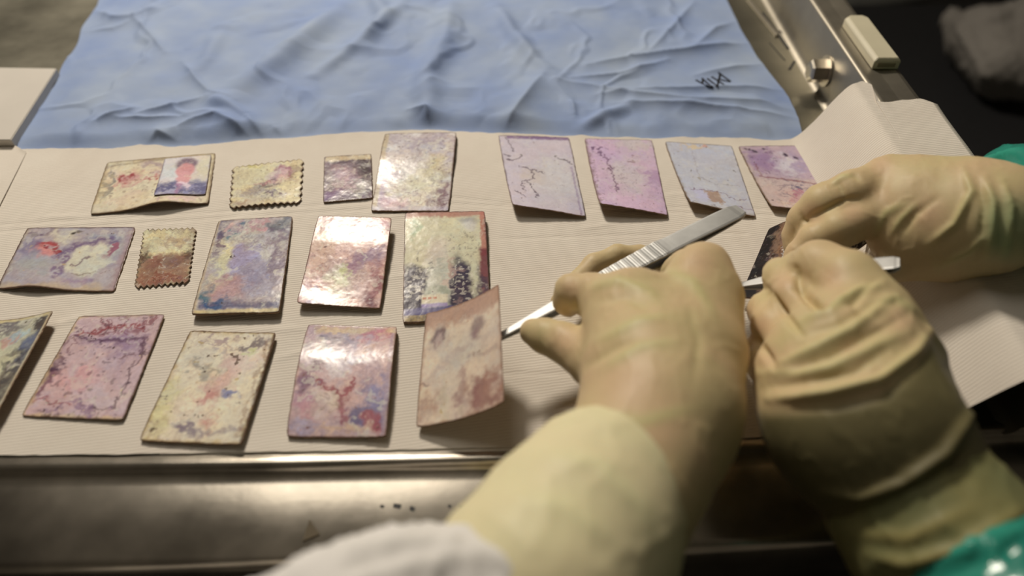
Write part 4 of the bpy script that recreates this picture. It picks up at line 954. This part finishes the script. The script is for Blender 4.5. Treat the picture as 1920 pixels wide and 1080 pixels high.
# --- near right hand of the second person
manB = thing('person', T(1880, 760, 0.06), 'person in green plastic sleeves with two gloved hands reaching in from the right', 'person')
handB = [
    (K3, [(1600, 760, 0.0620, 128), (1650, 850, 0.0562, 146), (1725, 960, 0.0480, 158)]),
    (K3, [(1668, 608, 0.0720, 48.36), (1638, 698, 0.0680, 83.7), (1640, 790, 0.0629, 120)]),
    (K3, [(1618, 568, 0.0740, 46.5), (1600, 660, 0.0700, 85), (1610, 780, 0.0640, 110)]),
    (K3, [(1570, 620, 0.0680, 55), (1555, 690, 0.0660, 85), (1580, 790, 0.0609, 100)]),
    (K3, [(1500, 670, 0.0536, 50), (1500, 710, 0.0536, 62), (1550, 790, 0.0589, 80)]),
    (K2, [(1703, 623, 0.0680, 27.9), (1713, 668, 0.0660, 51.15), (1716, 740, 0.0620, 66.5)]),
    # upper bent index finger with a large knuckle
    (K2, [(1623, 580, 0.0720, 48.36), (1590, 524, 0.0760, 54), (1536, 502, 0.0678, 50), (1503, 505, 0.0578, 38)]),
    # thumb / second finger closing on the tweezers
    (K1, [(1600, 640, 0.0700, 46), (1530, 606, 0.0654, 42), (1488, 560, 0.0599, 37), (1466, 522, 0.0516, 33), (1461, 512, 0.0473, 30)]),
    # third finger
    (K1, [(1560, 690, 0.0660, 46), (1494, 654, 0.0552, 42), (1450, 612, 0.0476, 38), (1436, 582, 0.0410, 32), (1434, 574, 0.0380, 28)]),
    # fourth finger
    (K1, [(1530, 740, 0.0534, 46), (1475, 714, 0.0461, 44), (1440, 684, 0.0390, 38), (1424, 655, 0.0330, 29)]),
    # little finger tucked in
    (K1, [(1520, 790, 0.0468, 42), (1475, 760, 0.0381, 38), (1450, 735, 0.0306, 30)]),
]
foldsB = [([(1493, 505), (1501, 535), (1514, 562), (1550, 584)], 7, -4.0), ([(1440, 542), (1466, 580), (1502, 628)], 6, -3.5), ([(1404, 612), (1424, 645), (1455, 692)], 6, -3.5), ([(1640, 528), (1600, 566), (1560, 580)], 6, -2.0),
    ([(1500, 604), (1560, 580), (1610, 548), (1655, 532)], 9, 3.0), ([(1505, 628), (1570, 610), (1640, 570), (1690, 565)], 8, -1.6), ([(1452, 690), (1530, 655), (1600, 618), (1665, 560)], 10, 3.0),
          ([(1470, 705), (1560, 668), (1640, 625), (1700, 590)], 8, -1.8), ([(1425, 700), (1500, 700), (1560, 690), (1640, 650), (1700, 622)], 10, 2.0), ([(1430, 728), (1520, 715), (1600, 700), (1660, 660)], 8, -1.6),
          ([(1442, 748), (1500, 744), (1560, 736), (1650, 714), (1715, 662), (1748, 615)], 9, 3.6), ([(1450, 772), (1560, 764), (1660, 742), (1740, 670)], 11, -0.9),
          ([(1500, 545), (1530, 572), (1560, 578)], 9, -2.2), ([(1480, 540), (1500, 545), (1515, 535)], 5, -.8), ([(1545, 925), (1610, 932), (1690, 905), (1770, 850), (1822, 775), (1835, 742)], 10, 3.2), ([(1555, 945), (1640, 950), (1740, 905), (1820, 830)], 9, -1.6),
          ([(1640, 570), (1680, 560), (1720, 590)], 8, 1.2), ([(1590, 560), (1620, 590), (1660, 600)], 8, -1.0)]
def forearm_shade(V, px, col, n3):
    # forearm shade painted in olive on the latex below the wrist roll
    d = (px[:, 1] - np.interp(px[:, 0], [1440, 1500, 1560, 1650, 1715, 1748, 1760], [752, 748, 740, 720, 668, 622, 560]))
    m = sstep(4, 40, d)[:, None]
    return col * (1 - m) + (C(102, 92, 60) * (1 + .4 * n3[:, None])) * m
glove('gloved_hand', handB, foldsB, 37, manB, h=.0012, colfn=forearm_shade, tights=((1560, 520, 45), (1690, 600, 45), (1470, 530, 40), (1430, 610, 40), (1600, 660, 40), (1440, 670, 35)))
cufB = [(K3, [(1718, 950, .049, 164), (1762, 1010, .047, 176)])]
glove('glove_cuff', cufB, [([(1625, 1040), (1700, 1058), (1800, 1030), (1920, 955)], 12, 3), ([(1600, 1000), (1700, 1010), (1830, 950)], 14, 1.2)], 47, manB, h=.002, loose=C(140, 126, 76), tight=C(104, 104, 68), wr=.0012)  # cuff colours darkened as well, carrying on the painted forearm shade
slB = [(K3, [(1800, 1050, .046, 172), (1870, 1130, .05, 186), (1990, 1260, .06, 200), ('w', .36, -.07, .02, .060)])]
GREEN1, GREEN2 = C(52, 138, 112), C(34, 106, 88)
glove('gown_sleeve', slB, [([(1700, 1070), (1800, 1040), (1900, 980)], 9, 3), ([(1850, 1060), (1880, 1010), (1930, 990)], 7, 3), ([(1760, 1080), (1840, 1060), (1920, 1020)], 8, -2.5)], 57, manB, h=.0024, mat=M_sleeveg, loose=GREEN1, tight=GREEN2, wr=.0016)

# --- far right hand of the second person
handC = [
    (K3, [(1720, 395, .055, 80), (1790, 400, .062, 84), (1880, 400, .070, 86)]),
    (K3, [(1664, 338, .062, 42), (1730, 360, .064, 52), (1800, 375, .066, 66)]),
    (K3, [(1700, 420, .054, 58), (1760, 440, .056, 62), (1830, 430, .064, 62)]),
    (K3, [(1720, 470, .046, 38), (1780, 455, .054, 48), (1850, 430, .066, 58)]),
    # outer finger
    (K1, [(1664, 342, .060, 45), (1600, 364, .060, 44), (1545, 386, .054, 41), (1513, 412, .044, 34), (1497, 442, .034, 28), (1492, 462, .030, 22)]),
    # front finger
    (K1, [(1710, 385, .056, 48), (1640, 402, .056, 38), (1572, 432, .052, 35), (1528, 452, .044, 31), (1500, 480, .036, 27), (1490, 500, .032, 23)]),
    # fingers tucked behind
    (K1, [(1690, 340, .054, 36), (1620, 350, .045, 30), (1560, 400, .034, 26), (1520, 440, .026, 22)]),
    # thumb underneath
    (K1, [(1740, 470, .046, 42), (1692, 496, .040, 30), (1632, 514, .036, 24), (1570, 522, .032, 22), (1530, 526, .030, 20)]),
]
foldsC = [([(1500, 398), (1506, 412), (1520, 418)], 5, -1.4), ([(1512, 410), (1550, 392), (1586, 374), (1612, 372)], 5, -1.6), ([(1560, 350), (1572, 345), (1586, 372)], 5, -1.2), ([(1590, 330), (1604, 330), (1614, 340)], 5, -1.3), ([(1560, 345), (1580, 332), (1600, 328)], 5, 1.2),
          ([(1640, 440), (1660, 400), (1700, 380)], 8, .8), ([(1690, 440), (1720, 400), (1760, 370)], 7, -1.0), ([(1670, 440), (1690, 410), (1720, 380)], 6, .8), ([(1806, 316), (1822, 360), (1790, 420), (1745, 455)], 8, 2.0),
          ([(1846, 336), (1862, 380), (1862, 440), (1850, 480)], 9, 2.4), ([(1836, 340), (1846, 390), (1838, 450)], 7, -1.2), ([(1880, 340), (1896, 390), (1892, 450), (1880, 485)], 8, 2.0), ([(1760, 500), (1820, 470), (1850, 440)], 7, 1.2)]
def greenish(V, px, col, n3):
    m = sstep(1800, 1890, px[:, 0]) * (1 - sstep(0.1, .5, np.abs((px[:, 1] - 430) / 90) * .5)) * np.clip(.75 + n3, 0, 1)
    return col * (1 - .75 * m[:, None]) + C(120, 150, 105) * .75 * m[:, None]
glove('gloved_hand', handC, foldsC, 67, manB, tights=((1650, 310, 40), (1520, 400, 40), (1600, 400, 40), (1740, 400, 60)), colfn=greenish)
cufC = [(K3, [(1885, 400, .070, 86), (1935, 402, .072, 88), (2000, 404, .074, 88)])]
glove('glove_cuff', cufC, [([(1868, 322), (1880, 360), (1884, 420), (1872, 485)], 10, 4.5), ([(1900, 318), (1914, 380), (1910, 470)], 9, 1.5)], 77, manB, h=.002, loose=C(196, 184, 122), tight=C(150, 165, 115), wr=.0012)
slC = [(K3, [(1905, 346, .062, 76), (1960, 372, .068, 98), (2080, 392, .075, 112), (2300, 380, .09, 125), ('w', .62, .37, .06, .060)])]
glove('gown_sleeve', slC, [([(1850, 300), (1890, 290), (1930, 280)], 6, 2.5), ([(1840, 325), (1880, 310), (1920, 305)], 6, -2)], 87, manB, h=.0024, mat=M_sleeveg, loose=GREEN1, tight=GREEN2, wr=.002)

# dark strip under the far gloved hand
photo('photograph', [(1540, 462), (1656, 428), (1640, 446), (1560, 506)], (.016, .018, .012, .010), p_darkstrip, (52, 50, 52), 'dark strip glimpsed under the fingers of the far right gloved hand', 40, None, 211, mats=M_matte, zbase=0)

# ------------------------------------------------------------------ things beyond the table
bm = bmesh.new(); add_box(bm, (1.12, 1.36, 0.40), (0.86, 0.80, 0.03), 0.008)
cart = thing('trolley', (1.12, 1.36, 0), 'low dark trolley carrying a crumpled pale sheet beyond the steel rim', 'trolley')
bm_obj('top_shelf', bm, M_dark, cart)
bm = bmesh.new(); add_box(bm, (1.12, 1.36, 0.14), (0.82, 0.76, 0.025), 0.006); bm_obj('lower_shelf', bm, M_dark, cart)
for dx in (-.38, .38):
    for dy in (-.35, .35):
        bm = bmesh.new(); add_box(bm, (1.12 + dx, 1.36 + dy, 0.22), (0.035, 0.035, 0.36), 0.004); bm_obj('leg', bm, M_greyp, cart)
        bm = bmesh.new(); bmesh.ops.create_uvsphere(bm, u_segments=16, v_segments=10, radius=0.032)
        for v in bm.verts: v.co = Vector((v.co.x * .6 + 1.12 + dx, v.co.y + 1.36 + dy, v.co.z + 0.032))
        bm_obj('wheel', bm, M_dark, cart, True)
sb = thing('sheet_bundle', T(1860, 100, -0.45), 'crumpled pale sheet heaped on the dark trolley at the top right', 'sheet')
glove('sheet_heap', [(.05, [(1825, 60, -.40, 34), (1875, 120, -.40, 48), (1960, 130, -.40, 60)]), (.05, [(1785, 35, -.42, 20), (1815, 85, -.43, 26), (1870, 150, -.44, 24)]), (.05, [(1850, 55, -.38, 34), (1930, 50, -.36, 52), (1990, 20, -.38, 60)])],
      [([(1790, 40), (1830, 100), (1850, 150)], 7, 14), ([(1815, 60), (1845, 130)], 6, -12), ([(1850, 40), (1900, 25)], 8, 12)], 97, sb, h=.007, mat=M_sheet, wr=.009)
bm = bmesh.new(); p = T(1640, 5, -0.62); add_box(bm, (p.x, p.y + .12, 0.14), (0.26, 0.30, 0.28), 0.015, 0.3)
cr = thing('crate', (p.x, p.y + .12, 0), 'grey storage crate on the floor behind the steel rim', 'crate'); bm_obj('crate_body', bm, M_greyp, cr)
bm = bmesh.new(); add_box(bm, (p.x, p.y + .12, 0.29), (0.28, 0.32, 0.025), 0.008, 0.3); bm_obj('lid', bm, simple('crate_lid', (0.10, 0.10, 0.09), .6), cr)

# ------------------------------------------------------------------ lamp bodies above the lights
import mathutils
def lamp_body(name, lpos, ldir, rad, top, label):
    d = Vector(ldir).normalized(); q = d.to_track_quat('-Z', 'Y'); lp = Vector(lpos)
    root = thing(name, (lp.x, lp.y, top), label, 'lamp')
    bm = bmesh.new(); rings = []
    for r, h in ((1.06, -.012), (1.10, .004), (1.06, .03), (.8, .06), (.3, .075), (.12, .09)):
        rings.append([bm.verts.new(lp + q @ Vector((rad * r * math.cos(2 * math.pi * k / 40), rad * r * math.sin(2 * math.pi * k / 40), h))) for k in range(40)])
    for a, b in zip(rings, rings[1:]):
        for k in range(40): bm.faces.new((a[k], a[(k + 1) % 40], b[(k + 1) % 40], b[k]))
    bm.faces.new(rings[-1])
    bm_obj('lamp_head', bm, M_greyp, root, True)
    a = lp + q @ Vector((0, 0, .085)); b = Vector((a.x, a.y, top))
    bm = bmesh.new(); bmesh.ops.create_cone(bm, cap_ends=True, segments=20, radius1=.016, radius2=.016, depth=(b - a).length)
    for v in bm.verts: v.co += (a + b) / 2
    bm_obj('stem', bm, M_greyp, root, True)
lamp_body('exam_lamp', (-0.46, 1.45, TZ + 1.16), (0.46, -1.13, -1.16), .12, RZ, 'round examination lamp hanging from the ceiling beyond the table')
lamp_body('ceiling_lamp', (-0.58, 1.08, 2.74), (0, -.04, -1), .475, RZ, 'wide round ceiling lamp above the table')
